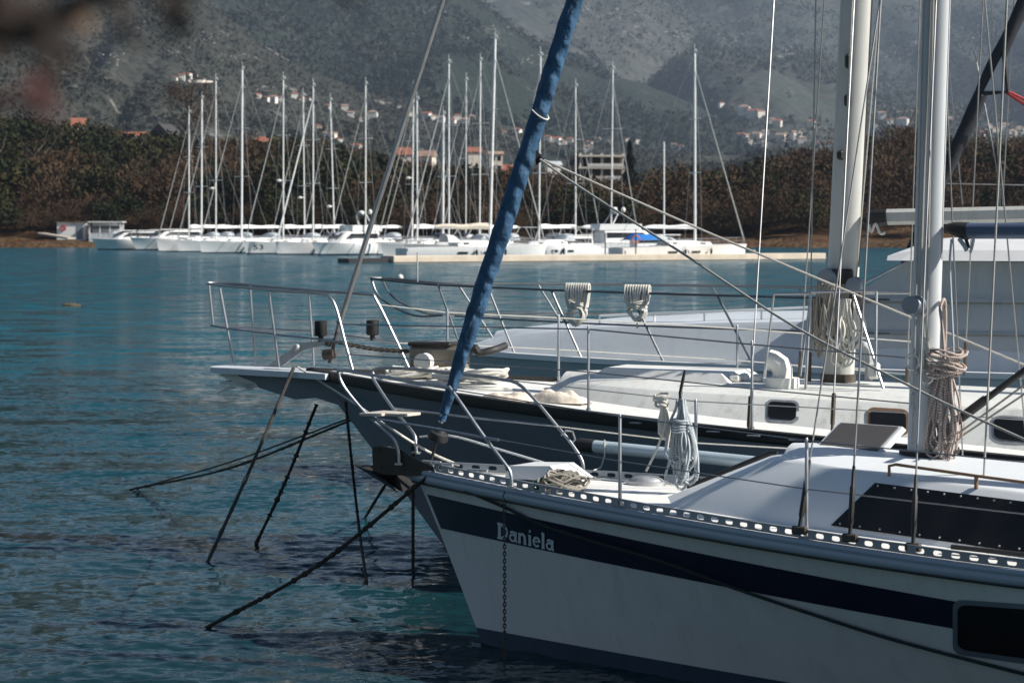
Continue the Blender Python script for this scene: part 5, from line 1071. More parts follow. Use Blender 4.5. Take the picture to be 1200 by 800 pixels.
# raised roof hatch
rh = MB(); r0 = [(2.95, -.34), (4.3, -.5), (4.3, .5), (2.95, .34)]
hz = lambda s: float(np.interp(s, [2.6, 5.6], [1.70, 1.66]))
rh.add([K.P(s, v, hz(s)-.03) for s, v in r0]+[K.P(s+.12*(1 if i in (0, 3) else -1), v*.8, hz(s)+.065) for i, (s, v) in enumerate(r0)], [(0, 1, 5, 4), (1, 2, 6, 5), (2, 3, 7, 6), (3, 0, 4, 7), (4, 5, 6, 7)]); rh.build('raised_hatch', M['deck_cream'], k_root)
for i, (quad, fr) in enumerate((([(901, 471), (934, 473), (933, 493), (900, 491)], 3), ([(1020, 481), (1062, 484), (1062, 507), (1020, 503)], 4), ([(1165, 489), (1235, 494), (1235, 521), (1165, 515)], 3))):
    q = [(quad[0][0]-fr, quad[0][1]-fr), (quad[1][0]+fr, quad[1][1]-fr), (quad[2][0]+fr, quad[2][1]+fr), (quad[3][0]-fr, quad[3][1]+fr)]
    f_ = pane('port_frame', KC, q, M['teak'] if i == 1 else M['galv'], kc, 16, 10, .008, (.4, .5))
    if f_ is not None: pane('port_glass', KC, quad, M['tinted'], f_, 16, 10, .014, (.35, .45))
# bowsprit platform and the anchors under it
out = [(-1.02, 0), (-1.0, -.10), (-.95, -.17), (-.8, -.20), (.0, -.26), (.35, -.34)]; out = out+[(s, -v) for s, v in reversed(out[1:])]
zz = lambda s: 1.668-.018*(s+1)
MB().add([K.P(s, v, zz(s)) for s, v in out]+[K.P(s, v, zz(s)-.055) for s, v in out], [tuple(range(len(out)))[::-1], tuple(range(len(out), 2*len(out)))]+[(i, (i+1) % len(out), (i+1) % len(out)+len(out), i+len(out)) for i in range(len(out))]).build('bowsprit_platform', M['hull_pale'], k_root, angle=25)
bs = MB(); rows = []
for s, w_, z0, z1 in ((-.88, .05, 1.60, 1.57), (-.5, .09, 1.60, 1.48), (-.1, .12, 1.60, 1.38), (.12, .10, 1.60, 1.40), (.6, .05, 1.55, 1.27)): rows.append([K.P(s, -w_, z0), K.P(s, -w_*.7, z1), K.P(s, w_*.7, z1), K.P(s, w_, z0)])
bs.grid(rows); bs.build('bowsprit_beam', M['hull_grey'], k_root)
an = MB()
for v_, zo, so in ((-.08, 0, 0), (.10, .05, .05)):
    P_ = lambda px_, py_: K.at_v(px_, py_, v_)
    an.prism([P_(255, 439), P_(270, 436), P_(300, 449), P_(292, 455)], kn*.02)
    an.prism([P_(256, 449), P_(262, 446), P_(300, 450), P_(304, 454), P_(290, 455)], kn*.12)
    an.prism([P_(251, 462), P_(268, 452), P_(275, 455)], kn*.03); an.prism([P_(281, 459), P_(292, 453), P_(297, 455)], kn*.03)
an.build('stowed_anchor', M['white_plastic'], k_root)
# pulpit on the platform
pl = MB()
pl.tube(smooth_path(pathv(K, [(413, 433, -.42), (404, 400, -.40), (394, 362, -.36), (386, 348, -.34), (374, 344, -.32), (318, 340, -.26), (270, 335, -.2), (245, 332.5, -.08)]), 5)+smooth_path(pathv(K, [(243.5, 332.5, .0), (246, 331.5, .1), (275, 332.5, .2), (362, 340, .28), (430, 345, .38), (440, 350, .4), (462, 394, .44), (480, 433, .48)]), 5), .014, 9)
pl.tube(pathv(K, [(247, 381, -.04), (274, 386, -.2), (352, 395, -.27), (404, 401, -.40)]), .010, 8); pl.tube(pathv(K, [(247, 381, .0), (300, 385, .2), (368, 388, .28), (466, 402, .44)]), .010, 8)
ppo = pl.build('pulpit', M['steel'], k_root)
for L_ in ([(258, 338, -.15), (274, 427, -.17)], [(315, 341, -.26), (327, 430, -.24)], [(245, 334, .03), (250, 381, .03)], [(293, 335, .2), (300, 427, .2)], [(362, 341, .28), (368, 428, .25)]):
    MB().tube(pathv(K, L_), .012, 8).build('pulpit_post', M['steel'], ppo)
for px_, py_, v_, lb in ((376, 385, -.30, None), (436.5, 384, .40, None)):
    q = K.at_v(px_, py_, v_); MB().tube([q+V(0, 0, -.07), q+V(0, 0, -.055), q+V(0, 0, .07), q+V(0, 0, .075)], [.05, .06, .06, .04], 14).tube([q-V(0, 0, .12), q-V(0, 0, .06)], .025, 8).build('navigation_light', M['black'], ppo)
# bare metal forestay with its fittings
f0 = K.at_v(386, 425, 0); fa = K.at_v(395, 388, 0); fb = K.at_v(519, 0, 0)
MB().tube([fa, ray_v(K, fa, fb, 12.5)], .026, 10).build('forestay_foil', M['wire'], k_root)
MB().tube([f0, fa], .016, 8).tube([K.at_v(380, 416, 0), K.at_v(392, 414, 0)], [.05, .05], 14).tube([K.at_v(384, 405, 0), K.at_v(386, 398, 0)], [.03, .035], 12).ball(K.at_v(398, 378, 0), .03, 8, 6).build('furling_fittings', M['bronze'], k_root)
bk = MB().prism(pathv(K, [(310, 430, 0), (352, 402, 0), (392, 397, 0), (390, 402, 0), (356, 410, 0), (330, 429, 0)]), kn*.03).ball(K.at_v(348, 407, 0), .035, 8, 6); bk.build('anchor_shank', M['galv'], k_root)
ch = [K.at_v(392, 400, 0), K.at_v(440, 409, .05), K.at_v(490, 412, .1)]; cp = smooth_path(ch, 14); lk_ = MB()
for i in range(len(cp)-1): 
    c_ = cp[i]; d_ = cp[i+1]-cp[i]; d_ /= np.linalg.norm(d_); w_ = kn if i % 2 else V(0, 0, 1); lk_.tube([c_+d_*.030*math.cos(a)+w_*.016*math.sin(a) for a in np.linspace(0, 6.283, 9)], .007, 5, cap=False)
lk_.build('anchor_chain', M['rusty'], k_root)
M['windlass'] = mat('grey_brown_casting', (.20, .18, .15), .6, .2, var=.3, scale=12)
# windlass on the foredeck
wc = K.at_v(515, 420, .12); wl = MB().box(wc, (.52, .26, .24), ka, bev=.03).box(wc+V(0, 0, -.15), (.60, .34, .06), ka, bev=.01); wlo = wl.build('windlass', M['windlass'], k_root)
c_ = K.at_v(500, 424, -.06); MB().tube([c_+kn*.06, c_, c_-kn*.02, c_-kn*.08, c_-kn*.10, c_-kn*.105], [.05, .05, .085, .075, .085, .02], 18).build('drum', M['white_plastic'], wlo)
MB().box(wc+V(-.05, 0, .135), (.44, .24, .04), ka, bev=.015).build('lid', M['dark_metal'], wlo)
MB().tube(smooth_path([K.at_v(548, 415, .2), K.at_v(556, 407, .2), K.at_v(562, 413, .22), K.at_v(578, 410, .3), K.at_v(592, 405, .5)], 6), .035, 8).build('hose', M['black'], wlo)
# mast with its rope mess
m0 = K.at_v(982, 442, 0); m1 = K.at_v(1003.5, 0, 0); mt = ray_v(K, m0, m1, 13.5); k_mast = oval(MB(), m0-V(0, 0, .03), mt, .275, .205, K.a, K.n).build('mast', M['mast_m'], k_root)
oval(MB(), m0-V(0, 0, .05), m0+V(0, 0, .03), .31, .23, K.a, K.n, rows=3).build('mast_step', M['bronze'], k_mast)
MB().grid([[p+V(*(K.a*.139+K.n*w_), 0) for w_ in (-.02, .02)] for p in (m0+(mt-m0)*.08, mt)]).build('sail_track', M['black'], k_mast)
fx = MB()
for x, y, w_, h_ in ((986, 324, .20, .13), (993, 118, .05, .10), (994, 72, .05, .12), (985, 182, .06, .08)): fx.box(K.at_v(x, y, -.11), (w_, .06, h_), ka, bev=.015)
fx.build('mast_fittings', M['dark_metal'], k_mast)
wn = MB()
for x, y, r_ in ((971, 326, .085), (1003, 334, .07)): c_ = K.at_v(x, y, -.12); wn.tube([c_+kn*.05, c_-kn*.01, c_-kn*.03, c_-kn*.09, c_-kn*.095], [r_, r_, r_*.75, r_*.95, .02], 16)
wn.build('winches', M['alu'], k_mast)
hl = MB()
for (x0, y0, x1, y1, v_) in ((984, 312, 999, 0, -.15), (1003, 330, 1031, 0, -.13)):
    hl.tube([K.at_v(x0, y0, v_), ray_v(K, K.at_v(x0, y0, v_), K.at_v(x1, y1, v_), 12.)], .007, 5)
hl.build('halyards', M['rope_sheet'], k_mast)
o0 = K.at_v(1035, 254.5, 0); o1 = K.at_v(1200, 251, 0); o1 = o0+(o1-o0)/np.linalg.norm(o1-o0)*4.6
od = (o1-o0)/np.linalg.norm(o1-o0); yb = MB().box((o0+o1)/2, (4.6, .11, .135), od, bev=.03).build('boom', M['mast_m'], k_root)
MB().tube([K.at_v(1012, 256, 0), K.at_v(1020, 256, 0), o0+od*.04], [.03, .075, .075], 10).build('gooseneck', M['black'], k_root)
MB().tube(smooth_path([K.at_v(1018, 263, -.06), K.at_v(1021, 272, -.06), K.at_v(1026, 262, -.06), K.at_v(1031, 273, -.06), K.at_v(1037, 273, -.06)], 4), .012, 6).build('reefing_ends', M['rope_white'], k_root)
# granny bars and the vent, exhaust pipe, deck boxes
gb = MB()
for s0_, px_ in ((944, 950), (1026, 1027)): gb.tube(pathv(K, [(s0_, 455 if px_ == 950 else 440, -.55), (px_, 342, -.45)]), .013, 8)
gb.tube(pathv(K, [(895, 452, .35), (907, 344, .3), (1066, 343, .3)]), .013, 8).tube(pathv(K, [(950, 342, -.45), (1027, 341, -.45)]), .013, 8).tube(pathv(K, [(1000, 345, -.35), (1035, 455, -.5)]), .013, 8).tube(pathv(K, [(950, 345, -.45), (938, 440, -.6)]), .009, 8); gb.build('mast_guard_rail', M['steel'], k_root)
c_ = cast(KC, 917, 452, 0); cv = MB().tube([c_-V(0, 0, .02), c_+V(0, 0, .07)], [.145, .14], 20).tube([c_+V(0, 0, .07), c_+V(0, 0, .13), c_+V(0, 0, .175)-ka*.02, c_+V(0, 0, .21)-ka*.07, c_+V(0, 0, .215)-ka*.11], [.085, .085, .09, .085, .09], 16); cv.build('cowl_ventilator', M['white_plastic'], k_root)
e0 = K.at_v(1018, 445, -.1); MB().tube(smooth_path([e0, e0+V(0, 0, .22), e0+V(-.04, 0, .29), e0+V(-.13, 0, .30)], 5), .035, 10).build('exhaust_pipe', M['galv'], k_root)
q = K.at_v(1024, 434, -.12); MB().box(q, (.10, .08, .14), ka, bev=.02).build('vent_post', M['white_plastic'], k_root)
db = MB()
for x, y, s_ in ((843, 446, .09), (852, 444, .08), (862, 447, .10), (872, 446, .08), (888, 447, .09)): db.box(cast(KC, x, y, .0)+V(0, 0, .03), (s_, .08, .07), ka, bev=.02)
db.build('roof_fittings', M['white_plastic'], k_root)
# stanchions and lifelines
kn_s = [s_at(K, 687), s_at(K, 879), s_at(K, 1090)]
for s_ in kn_s: stanchion(K, k_root, s_, -1, .72, .012)
kf_s = [s_at(K, 527, 1), s_at(K, 657, 1), s_at(K, 866, 1), s_at(K, 1075, 1)]
for s_ in kf_s: stanchion(K, k_root, s_, 1, .62, .013)
for side, ss, st, h1 in ((-1, kn_s, (413, 433, -.42), .70), (1, kf_s, (440, 350, .4), .60)):
    p0 = K.at_v(404, 380, -.39) if side < 0 else K.at_v(444, 357, .41); p1 = K.at_v(408, 415, -.41) if side < 0 else K.at_v(466, 402, .44)
    MB().tube([p0]+[K.rail(s_, side, -.05, h1) for s_ in ss], .007, 6).build('lifeline', M['rope_white'] if side > 0 else M['wire'], k_root)
    MB().tube([p1]+[K.rail(s_, side, -.05, h1*.5) for s_ in ss], .006, 6).build('lifeline', M['rope_white'] if side > 0 else M['wire'], k_root)
for a_, b_, zt in (((877, 508, -1.72), (907, 0, -.6), 9.), ((975, 505, -1.60), (1001, 0, -.5), 9.), ((948, 455, -.1), (956, 0, -.1), 9.5), ((936, 450, .9), (966, 0, .4), 9.), ((1062, 470, .6), (1078, 0, .3), 9.), ((1130, 440, 1.2), (1152, 0, .9), 9.)):
    p0 = K.at_v(*a_); p1 = K.at_v(*b_); w_ = MB().tube([p0, ray_v(K, p0, p1, zt)], .0065, 6).build('shroud', M['wire'], k_root)
    dr = (p1-p0)/np.linalg.norm(p1-p0); MB().tube([p0, p0+dr*.05, p0+dr*.06, p0+dr*.30, p0+dr*.31], [.012, .012, .018, .018, .008], 8).build('turnbuckle', M['bronze'], w_)
# ropes and cloths lying on it
mb = MB(); hank(mb, K.at_v(968, 332, -.22), .58, .14, 14, .011, K.a, 21, .5, .35); hank(mb, K.at_v(958, 350, -.2), .50, .08, 8, .011, K.a, 22, .5, .3); single(mb, 'rope_hank', M['rope_grey'], 'dirty grey rope hank on the left of the old mast', 'rope')
mb = MB(); hank(mb, K.at_v(988, 350, -.2), .60, .24, 18, .010, K.a, 23, .3, .4); mb.tube(smooth_path([K.at_v(1010, 365, -.2), K.at_v(1014, 385, -.2), K.at_v(1004, 388, -.2), K.at_v(990, 376, -.2)], 5), .011, 6); single(mb, 'rope_hank', M['rope_white'], 'loose pale rope loops draped over the front of the old mast', 'rope')
mb = MB(); hank(mb, K.at_v(1002, 340, -.18), .26, .10, 9, .012, K.a, 24, .5, .3); single(mb, 'rope_hank', mat('brown_rope', (.17, .13, .10), .9, var=.3, scale=20), 'short brown rope bundle right of the old mast', 'rope')
def crumple(c, sx, sy, sz, seed, ax, n=26):
    q = np.random.default_rng(seed); P = []
    for j in range(n):
        row = []
        for i in range(n):
            u, v = i/(n-1)*2-1, j/(n-1)*2-1; e = max(0, 1-(abs(u)**2.2+abs(v)**2.2)); h = sz*e**.45*(.45+.9*float(noise2(np.array([u*2.6+seed]), np.array([v*2.6+3]), seed, 3)[0]))
            w1 = .22*(float(noise2(np.array([u*1.7+9]), np.array([v*1.7+seed]), seed+4, 2)[0])-.5)
            row.append(c+ax*(u*sx*(1+w1))+V(-ax[1], ax[0], 0)*(v*sy*(1-w1))+V(0, 0, h))
        P.append(row)
    return MB().grid(P)
for (x, y, sx, sy, sz, sd, lb) in ((594, 469, .24, .12, .07, 1, 'crumpled cream cloth on the foredeck left of the other crumpled cloth'), (655, 471, .27, .12, .10, 2, 'crumpled cream cloth at the foot of the middle boat cabin'), ):
    q = cast(KD, x, y, .0); single(crumple(q, sx, sy, sz, sd, ka), 'crumpled_cloth', M['canvas'], lb, 'cloth', angle=60)
q = cast(KD, 553, 449, 0); mb = MB(); coil_flat(mb, q, .20, 14, .016, 31, .06, 1.7); single(mb, 'rope_coil', M['rope_white'], 'flat coil of thick white rope on the foredeck behind the blue sail', 'rope')
q = cast(KD, 486, 444, 0); mb = MB(); coil_flat(mb, q, .14, 10, .014, 32, .05, 1.7); single(mb, 'rope_coil', M['rope_white'], 'small white rope coil in front of the windlass', 'rope')
mb = MB(); mb.tube(smooth_path([cast(KD, 500, 449, .02), cast(KD, 530, 453, .02), cast(KD, 565, 458, .02), cast(KD, 600, 458, .02)], 5), .014, 6); single(mb, 'loose_rope', M['rope_white'], 'loose white rope lying along the foredeck', 'rope')
# ------------------------------------------------------------------ 3. the pale motor sailer beyond it
T = Boat((-1.25, 29.6), .35, 2.0, 5.2, 2.1, (1.52, -.012, 0.), 1.2, 13, .8, 1.7, .6, .8); ta = V(*T.a, 0); tn = V(*T.n, 0)
t_root = thing('motor_sailer', 'pale blue white motor sailer with a canvas covered wheelhouse behind the two masts', 'motorboat', T.P(5, 0, 0))
T.hull(60).build('hull', M['hull_pale'], t_root); T.deck(.03, 40, .05, .02, -.005).build('deck', M['deck'], t_root)
for side in (-1, 1): MB().grid([[T.rail(s, side, a_, b_) for a_, b_ in ((-.02, .0), (-.02, .045), (.03, .04), (.035, -.02), (0, -.03))] for s in np.linspace(0, 12.9, 60)]).build('rub_strip', M['white_paint'], t_root)
foot = [(.75, -.2), (1.2, -.62), (2.4, -1.12), (4., -1.45), (6.2, -1.55), (8, -1.55)]; ttop = [(1.15, -.16, 1.66), (1.6, -.5, 1.72), (2.7, -.95, 1.84), (4.1, -1.25, 1.92), (6.2, -1.36, 1.98), (8, -1.36, 2.0)]
tc_mb = T.house([(s, v, float(T.zs(s))+.02) for s, v in foot], ttop, .85, .08); tco = tc_mb.build('trunk_cabin', M['hull_pale'], t_root, angle=40); TC = tc_mb.bvh()
hr = MB(); pts = [T.P(s, -1.05 if s > 3.4 else -.8, float(np.interp(s, [2.4, 6.], [1.86, 2.05]))+.09) for s in np.linspace(2.7, 6.0, 6)]; hr.tube(pts, .014, 7)
for p in pts: hr.tube([p, p-V(0, 0, .12)], .012, 6)
hr.build('handrail', M['white_paint'], tco)
# wheelhouse under canvas
s0_ = 5.7
def tw(px_, py_, v_): return T.at_v(px_, py_, v_)
wh = MB(); nb = [(5.35, -1.48, 1.50), (5.35, -1.46, 1.95), (6.37, -1.40, 2.62), (11., -1.38, 2.62), (11., -1.5, 1.5)]
N_ = [T.P(*q) for q in nb]; Fm = [T.P(s, -v, z) for s, v, z in nb]
wh.add(N_+Fm, [(0, 1, 2, 3, 4), (9, 8, 7, 6, 5), (0, 5, 6, 1), (1, 6, 7, 2), (2, 7, 8, 3), (3, 8, 9, 4)]); who = wh.build('wheelhouse', M['cover_grey'], t_root, smooth=False)
rf = [(6.2, -1.60, 2.632), (6.35, -1.64, 2.632), (11.2, -1.64, 2.63), (11.2, 1.64, 2.63), (6.35, 1.64, 2.632), (6.2, 1.60, 2.632)]; rt = [(6.19, -1.5, 2.68), (6.5, -1.56, 2.745), (11.2, -1.56, 2.745), (11.2, 1.56, 2.745), (6.5, 1.56, 2.745), (6.19, 1.5, 2.68)]
cr_ = [(6.55, -.7, 2.86), (6.8, -.8, 2.875), (11.2, -.8, 2.875), (11.2, .8, 2.875), (6.8, .8, 2.875), (6.55, .7, 2.86)]
mb = MB(); A3 = [[T.P(*q) for q in L_] for L_ in (rf, rt, cr_)]; mb.add(A3[0]+A3[1]+A3[2], [tuple(range(6))[::-1]]+[(i+6*r, (i+1) % 6+6*r, (i+1) % 6+6*r+6, i+6*r+6) for r in (0, 1) for i in range(6)]+[tuple(range(12, 18))]); mb.build('roof', M['white_paint'], who, angle=20)
sm = MB()
for z_ in (2.18, 1.84): sm.tube([T.P(5.5 if z_ < 2 else 5.9, -1.50 if z_ < 2 else -1.47, z_), T.P(11, -1.50 if z_ < 2 else -1.46, z_)], .010, 6)
sm.build('canvas_seam', M['rope_grey'], who)
# rails round the bow and along both sides
for side in (-1, 1):
    L1 = [T.rail(s, side, -.06, .78) for s in np.linspace(.35, 6.3, 14)]; L0 = [T.P(-.45, side*.16, 2.36), T.P(-.2, side*.22, 2.34)]
    r_ = MB().tube(smooth_path(L0+L1, 2), .015, 8); r_.tube([p-V(0, 0, .36) for p in L1[1:]], .011, 7)
    r_.tube(smooth_path([T.P(-.45, side*.16, 2.36), T.P(-.3, side*.2, 2.12), T.P(.15, side*.25, 1.92), T.rail(.6, side, -.06, .42)], 4), .013, 7)
    ro = r_.build('guard_rail', M['rail_steel'], t_root)
    for s in (.5, 1.35, 2.3, 3.35, 4.4, 5.5): MB().tube([T.rail(s, side, -.06, .78), T.rail(s+.42, side, -.06, .02)], .013, 7).build('rail_post', M['rail_steel'], ro)
MB().tube([T.P(-.45, -.16, 2.36), T.P(-.52, 0, 2.36), T.P(-.45, .16, 2.36)], .015, 8).build('bow_rail', M['rail_steel'], t_root)
MB().tube([T.P(.1, 0, 2.3), T.P(.1, 0, 2.68)], .010, 6).build('flag_staff', M['galv'], t_root)
q = T.at_v(593, 405, .3); MB().tube([q-V(0, 0, .10), q+V(0, 0, .03), q+V(0, 0, .04)], [.09, .09, .07], 14).build('mushroom_vent', M['galv'], t_root)
# two white rope hanks hung on its rail
for (x, y, L_, W_, sd, lb) in ((675, 337, .46, .26, 41, 'white rope hank on the bow rail, the left of two'), (745, 339, .40, .27, 42, 'white rope hank on the bow rail, the right of two with a loose tail')):
    s_ = s_at(T, x, -1); c_ = T.rail(s_, -1, -.06, .80); c_[2] = H-(y-2-HZ)/F*c_[1]; mb = MB()
    q_ = random.Random(sd)
    for j in range(10):
        u_ = (j/9-.5)*W_; e_ = q_.uniform(-.02, .02); lb_ = L_*q_.uniform(.5, .62)
        mb.tube(smooth_path([c_+ta*(u_*.72+e_)-tn*.05-V(0, 0, lb_), c_+ta*(u_*.95+e_)-tn*.045-V(0, 0, .13), c_+ta*u_-tn*.03-V(0, 0, .02), c_+ta*u_+V(0, 0, .024), c_+ta*u_+tn*.035-V(0, 0, .03), c_+ta*(u_*.8)+tn*.03-V(0, 0, lb_*.9)], 3), .0145, 6)
    for j in range(4):
        k_ = c_-V(0, 0, L_*(.42+.045*j)); tl_ = q_.uniform(-.35, .35); mb.tube([k_+ta*W_*(.44-.02*j)*math.cos(a)+tn*.085*math.sin(a)+V(0, 0, W_*tl_*math.cos(a)*.5) for a in np.linspace(0, 6.283, 15)], .0145, 6, cap=False)
    for j in range(6):
        hw = W_*q_.uniform(.22, .40); cx_ = q_.uniform(-.05, .05)*W_; z0_ = L_*q_.uniform(.48, .56); z1_ = L_*q_.uniform(.85, 1.02); o_ = tn*q_.uniform(-.07, .02)
        mb.tube(smooth_path([c_+ta*(cx_-hw*.6)-V(0, 0, z0_)+o_, c_+ta*(cx_-hw)-V(0, 0, (z0_+z1_)/2)+o_, c_+ta*cx_-V(0, 0, z1_)+o_, c_+ta*(cx_+hw)-V(0, 0, (z0_+z1_)/2)+o_, c_+ta*(cx_+hw*.6)-V(0, 0, z0_)+o_], 4), .0145, 6)
    if sd == 42: mb.tube([c_-V(0, 0, L_*.8), c_-V(.0, 0, L_*1.12)], .0135, 6)
    single(mb, 'rope_hank', M['rope_white'], lb, 'rope')
# ------------------------------------------------------------------ 4. a further yacht hidden behind the wheelhouse but for its dark furled sail
Q = Boat((3.4, 33.5), .42, 1.8, 5.2, 2.1, (1.45, -.03, 0), 1.0, 12.5, .75, 1.7, .6, .8)
q_root = thing('hidden_yacht', 'yacht hidden by the wheelhouse except for its charcoal furled headsail at top right', 'sailboat', Q.P(5, 0, 0))
Q.hull(30).build('hull', M['hull_white'], q_root); Q.deck().build('deck', M['deck'], q_root)
e0 = Q.at_v(1112, 193, 0); e1 = Q.at_v(1201, 0, 0); lo3 = ray_v(Q, e0, e1, 2.5); hi3 = ray_v(Q, e0, e1, 11.5)
rows = []; ed = (hi3-lo3)/np.linalg.norm(hi3-lo3); eu = np.cross(ed, V(0, 1, 0)); eu /= np.linalg.norm(eu); ew = np.cross(ed, eu); el = np.linalg.norm(hi3-lo3)
for i in range(80):
    h = i/79*el; r_ = .045+.055*min(1, h/1.5)-.045*(i/79)**2; row = []
    for k_ in range(17): th = 2*math.pi*k_/16; rr_ = r_*(1+.1*math.sin(th-h*4)+.05*math.sin(2*th+h*7)); row.append(lo3+ed*h+eu*rr_*math.cos(th)+ew*rr_*math.sin(th))
    rows.append(row)
fso = MB().grid(rows).build('furled_headsail', M['dark_cloth'], q_root, angle=70)
qb = Q.P(.1, 0, 1.5); MB().tube([qb, lo3], .014, 6).build('forestay', M['wire'], q_root)
MB().prism([Q.at_v(1176, 62, -.1), Q.at_v(1181, 108, -.1), Q.at_v(1150, 113, -.1)], (0, .02, 0)).build('clew_patch', M['cover_grey'], fso); MB().tube([Q.at_v(1176, 62, -.12), Q.at_v(1181, 108, -.12), Q.at_v(1152, 110, -.12)], .03, 6).build('clew_edge', M['dark_cloth'], fso)
MB().tube([Q.at_v(1180, 109, -.1), Q.at_v(1215, 132, -.2)], .022, 6).tube([Q.at_v(1181, 107, -.1), Q.at_v(1215, 124, .2)], .02, 6).build('red_sheet', M['rope_red1'], q_root)
qm0 = Q.P(5.0, 0, 1.6); MB().tube([qm0, hi3+ (qm0-hi3)*V(0, 0, 0) + V(.2, 0, .3)], .09, 10).build('mast', M['mast_d'], q_root)
wr = MB()
for x0, y0, x1, y1 in ((1108, 215, 1215, 217), (1128, 240, 1112, 80), (1172, 242, 1162, 0), (1142, 60, 1175, 235), (1148, 70, 1152, 0), (1175, 240, 1188, 0)): wr.tube([Q.at_v(x0, y0, .2), Q.at_v(x1, y1, .2)], .009, 5)
wr.build('rigging', M['wire'], q_root)
# ------------------------------------------------------------------ mooring lines, chain
def line(pts, r, m, name, label, bumps=0, seed=1, cat='rope', seg=7):
    q = random.Random(seed); mb = MB()
    P = smooth_path(pts[:-1], 8)+[pts[-1]] if pts[-1][2] < -.05 else smooth_path(pts, 8)
    if bumps:
        P2 = []
        for i in range(len(P)-1):
            for t_ in np.linspace(0, 1, 6, endpoint=False): P2.append(P[i]*(1-t_)+P[i+1]*t_)
        P = P2+[P[-1]]; rs = [r*(1+(bumps*q.random() if q.random() < .35 else 0)) for _ in P]
    else: rs = r
    mb.tube(P, rs, seg); return single(mb, name, M[m], label, cat)
def wz(px_, py_): p = pixz(px_, py_, 0.); return p
def below(a, b): d_ = b-a; return b+d_/np.linalg.norm(d_)*.35
k_ = K.at_v(344, 431, -.27); e_ = wz(243, 659); line([k_, (k_+e_)/2-V(0, 0, .03), e_, below(k_, e_)], .016, 'rope_dark', 'mooring_line', 'grey mooring line from the bowsprit platform down to the water at far left', .35, 2)
k_ = K.at_v(371, 474, -.08); e_ = wz(300, 637); line([k_, (k_+e_)/2-V(0, 0, .05), e_, below(k_, e_)], .015, 'rope_weed', 'mooring_line', 'dark weedy mooring line just right of the grey one under the bowsprit', 1.1, 3)
k_ = K.at_v(412, 492, .0); e_ = wz(154, 573); line([k_, (k_+e_)/2-V(0, 0, .10), e_, below(k_, e_)], .012, 'rope_weed', 'mooring_line', 'long mooring line running far left over the water', .6, 4)
line([K.at_v(412, 489, .05), (k_+e_)/2-V(0, 0, .04), wz(160, 572)], .009, 'rope_dark', 'mooring_line', 'thin upper strand of the long line running far left', 0, 5)
k_ = D.at_v(503, 557, -.09); e_ = wz(244, 734); line([k_, (k_+e_)/2-V(0, 0, .10), e_, below(k_, e_)], .014, 'rope_weed', 'mooring_line', 'dark weedy mooring line from the near sloop bow to the lower left water', .9, 6)
k_ = K.at_v(405, 470, -.35); e_ = wz(430, 683); line([k_, K.at_v(411, 530, -.36), K.at_v(421, 620, -.3), e_, below(k_, e_)], .013, 'rope_weed', 'mooring_line', 'dark rope hanging down beside the sloop anchor', .5, 7)
e_ = wz(484, 672); line([e_+V(0, 0, 1.1), e_+V(0, 0, .5), e_, e_-V(0, 0, .3)], .014, 'rope_weed', 'mooring_line', 'short vertical dark rope entering the water under the sloop bow', .4, 8)
e_ = wz(428, 606); line([K.at_v(470, 540, -.3), K.at_v(447, 575, -.3), e_, below(K.at_v(447, 575, -.3), e_)], .013, 'rope_weed', 'mooring_line', 'stub of dark rope slanting behind the sloop anchor', .5, 9)
line([K.at_v(349, 430, -.27), K.at_v(412, 470, -.6), D.at_v(452, 498, .0), D.at_v(500, 528, .05), D.at_v(538, 545, .12)], .010, 'rope_white', 'mooring_line', 'white line stretched from the bowsprit to the foredeck of the near sloop')
line([D.at_v(492, 512, 0.15), D.at_v(530, 511, .2), D.at_v(600, 531, .3), D.at_v(700, 560, .45), cast(dk_mb.bvh(), 745, 567, .02)], .010, 'rope_blue', 'furling_line', 'pale flecked furling line running aft along the foredeck of the near sloop')
g_ = [(512, 556, -.12), (545, 570, None), (600, 594, None), (640, 613, None), (700, 632, None), (780, 655, None), (860, 684, None), (950, 714, None), (1060, 748, None), (1230, 792, None)]
P_ = []
for x, y, v_ in g_:
    p = D.at_v(x, y, v_) if v_ is not None else cast(HB, x, y, .035)
    if p is not None: P_.append(p)
line(P_, .011, 'rope_green', 'mooring_line', 'dark green line sagging along the side of the near sloop')
c0_ = cast(HB, 599, 590, .06); c1_ = pixz(593, 790, 0.); c1_[:2] = c0_[:2]; c1_[2] = -.15; lk_ = MB(); n_ = int((c0_[2]+.03-c1_[2])/.025)
top_ = c0_+V(0, 0, .10)
for i in range(n_):
    c_ = V(c0_[0], c0_[1], top_[2]-i*.025); w_ = V(1, 0, 0) if i % 2 else V(0, 1, 0); lk_.tube([c_+V(0, 0, .017*math.cos(a))+w_*.010*math.sin(a) for a in np.linspace(0, 6.283, 9)], .0045, 5, cap=False)
single(lk_, 'hanging_chain', M['rusty'], 'thin chain hanging down the bow across the painted name', 'chain')
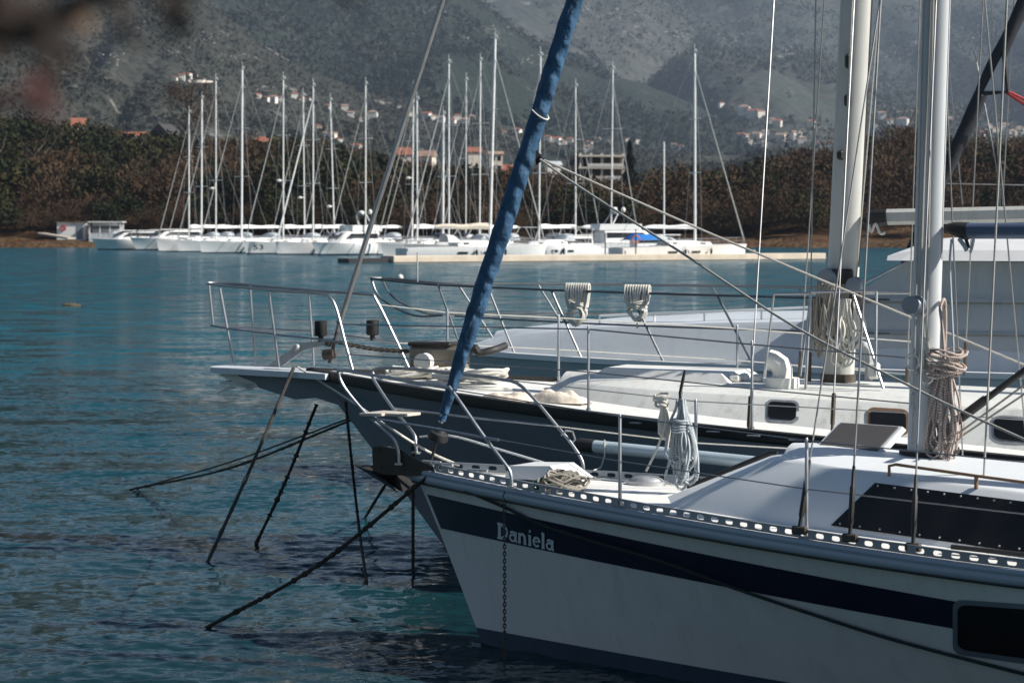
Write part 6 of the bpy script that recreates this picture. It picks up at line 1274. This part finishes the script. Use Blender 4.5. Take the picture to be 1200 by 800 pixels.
# ------------------------------------------------------------------ out of focus branches close to the lens
t = thing('overhanging_branch', 'blurred brown and reddish branches close to the lens at top left', 'branch', pix(-120, -40, 1.1)); R = random.Random(5)
tw_ = MB(); tips = []
def br_(a, b, d0, d1, r0, r1):
    p0, p1 = pix(*a, d0), pix(*b, d1); m_ = (p0+p1)/2+V(R.uniform(-.008, .008), 0, R.uniform(-.008, .008)); tw_.tube(smooth_path([p0, m_, p1], 5), list(np.linspace(r0, r1, 11)), 7)
br_((-260, -30), (60, 20), 1.08, 1.05, .010, .006); br_((60, 20), (215, -20), 1.05, 1.02, .006, .003); br_((-200, 40), (70, 60), 1.1, 1.05, .006, .003); br_((-60, -40), (95, 75), 1.05, 1.02, .007, .003); br_((20, 10), (60, 130), 1.05, 1.05, .004, .002); br_((-200, 90), (40, 120), 1.1, 1.08, .006, .002); br_((130, -10), (170, 60), 1.05, 1.05, .004, .002); br_((300, -60), (418, -8), 1.05, 1.05, .005, .003); br_((215, -20), (300, -60), 1.02, 1.05, .004, .005)
tw_.build('twig', mat('dark_twig', (.035, .022, .016), .8, var=.3, scale=60), t)
def leaves(name, spots, col):
    mb = MB()
    for x, y, L_ in spots:
        c_ = pix(x, y, 1.02+R.uniform(-.06, .06)); an_ = R.uniform(0, 6.28); u_ = V(math.cos(an_), R.uniform(-.4, .4), math.sin(an_)); u_ /= np.linalg.norm(u_); v_ = np.cross(u_, V(R.uniform(-.4, .4), 1, R.uniform(-.4, .4))); v_ /= np.linalg.norm(v_); n_ = np.cross(u_, v_)
        L_ *= .72; out_ = [(-.5, 0), (-.2, .22), (.15, .24), (.5, 0), (.15, -.24), (-.2, -.22)]; mb.add([c_+n_*L_*.06]+[c_+u_*L_*a+v_*L_*b for a, b in out_], [(0, i+1, (i+1) % 6+1) for i in range(6)])
    mb.build(name, mat(name, col, .7, var=.3, scale=80), t)
leaves('brown_leaves', [(R.uniform(-30, 215), R.uniform(-30, 40), R.uniform(.018, .034)) for _ in range(12)]+[(R.uniform(-40, 70), R.uniform(30, 95), R.uniform(.016, .03)) for _ in range(7)]+[(408, -6, .02)], (.028, .019, .014))
leaves('red_leaves', [(R.uniform(-20, 75), R.uniform(78, 128), R.uniform(.012, .022)) for _ in range(6)], (.085, .03, .026))
leaves('pale_leaf', [(95, 22, .024)], (.20, .13, .09)); leaves('pale_leaf', [(172, 8, .016)], (.20, .13, .09))
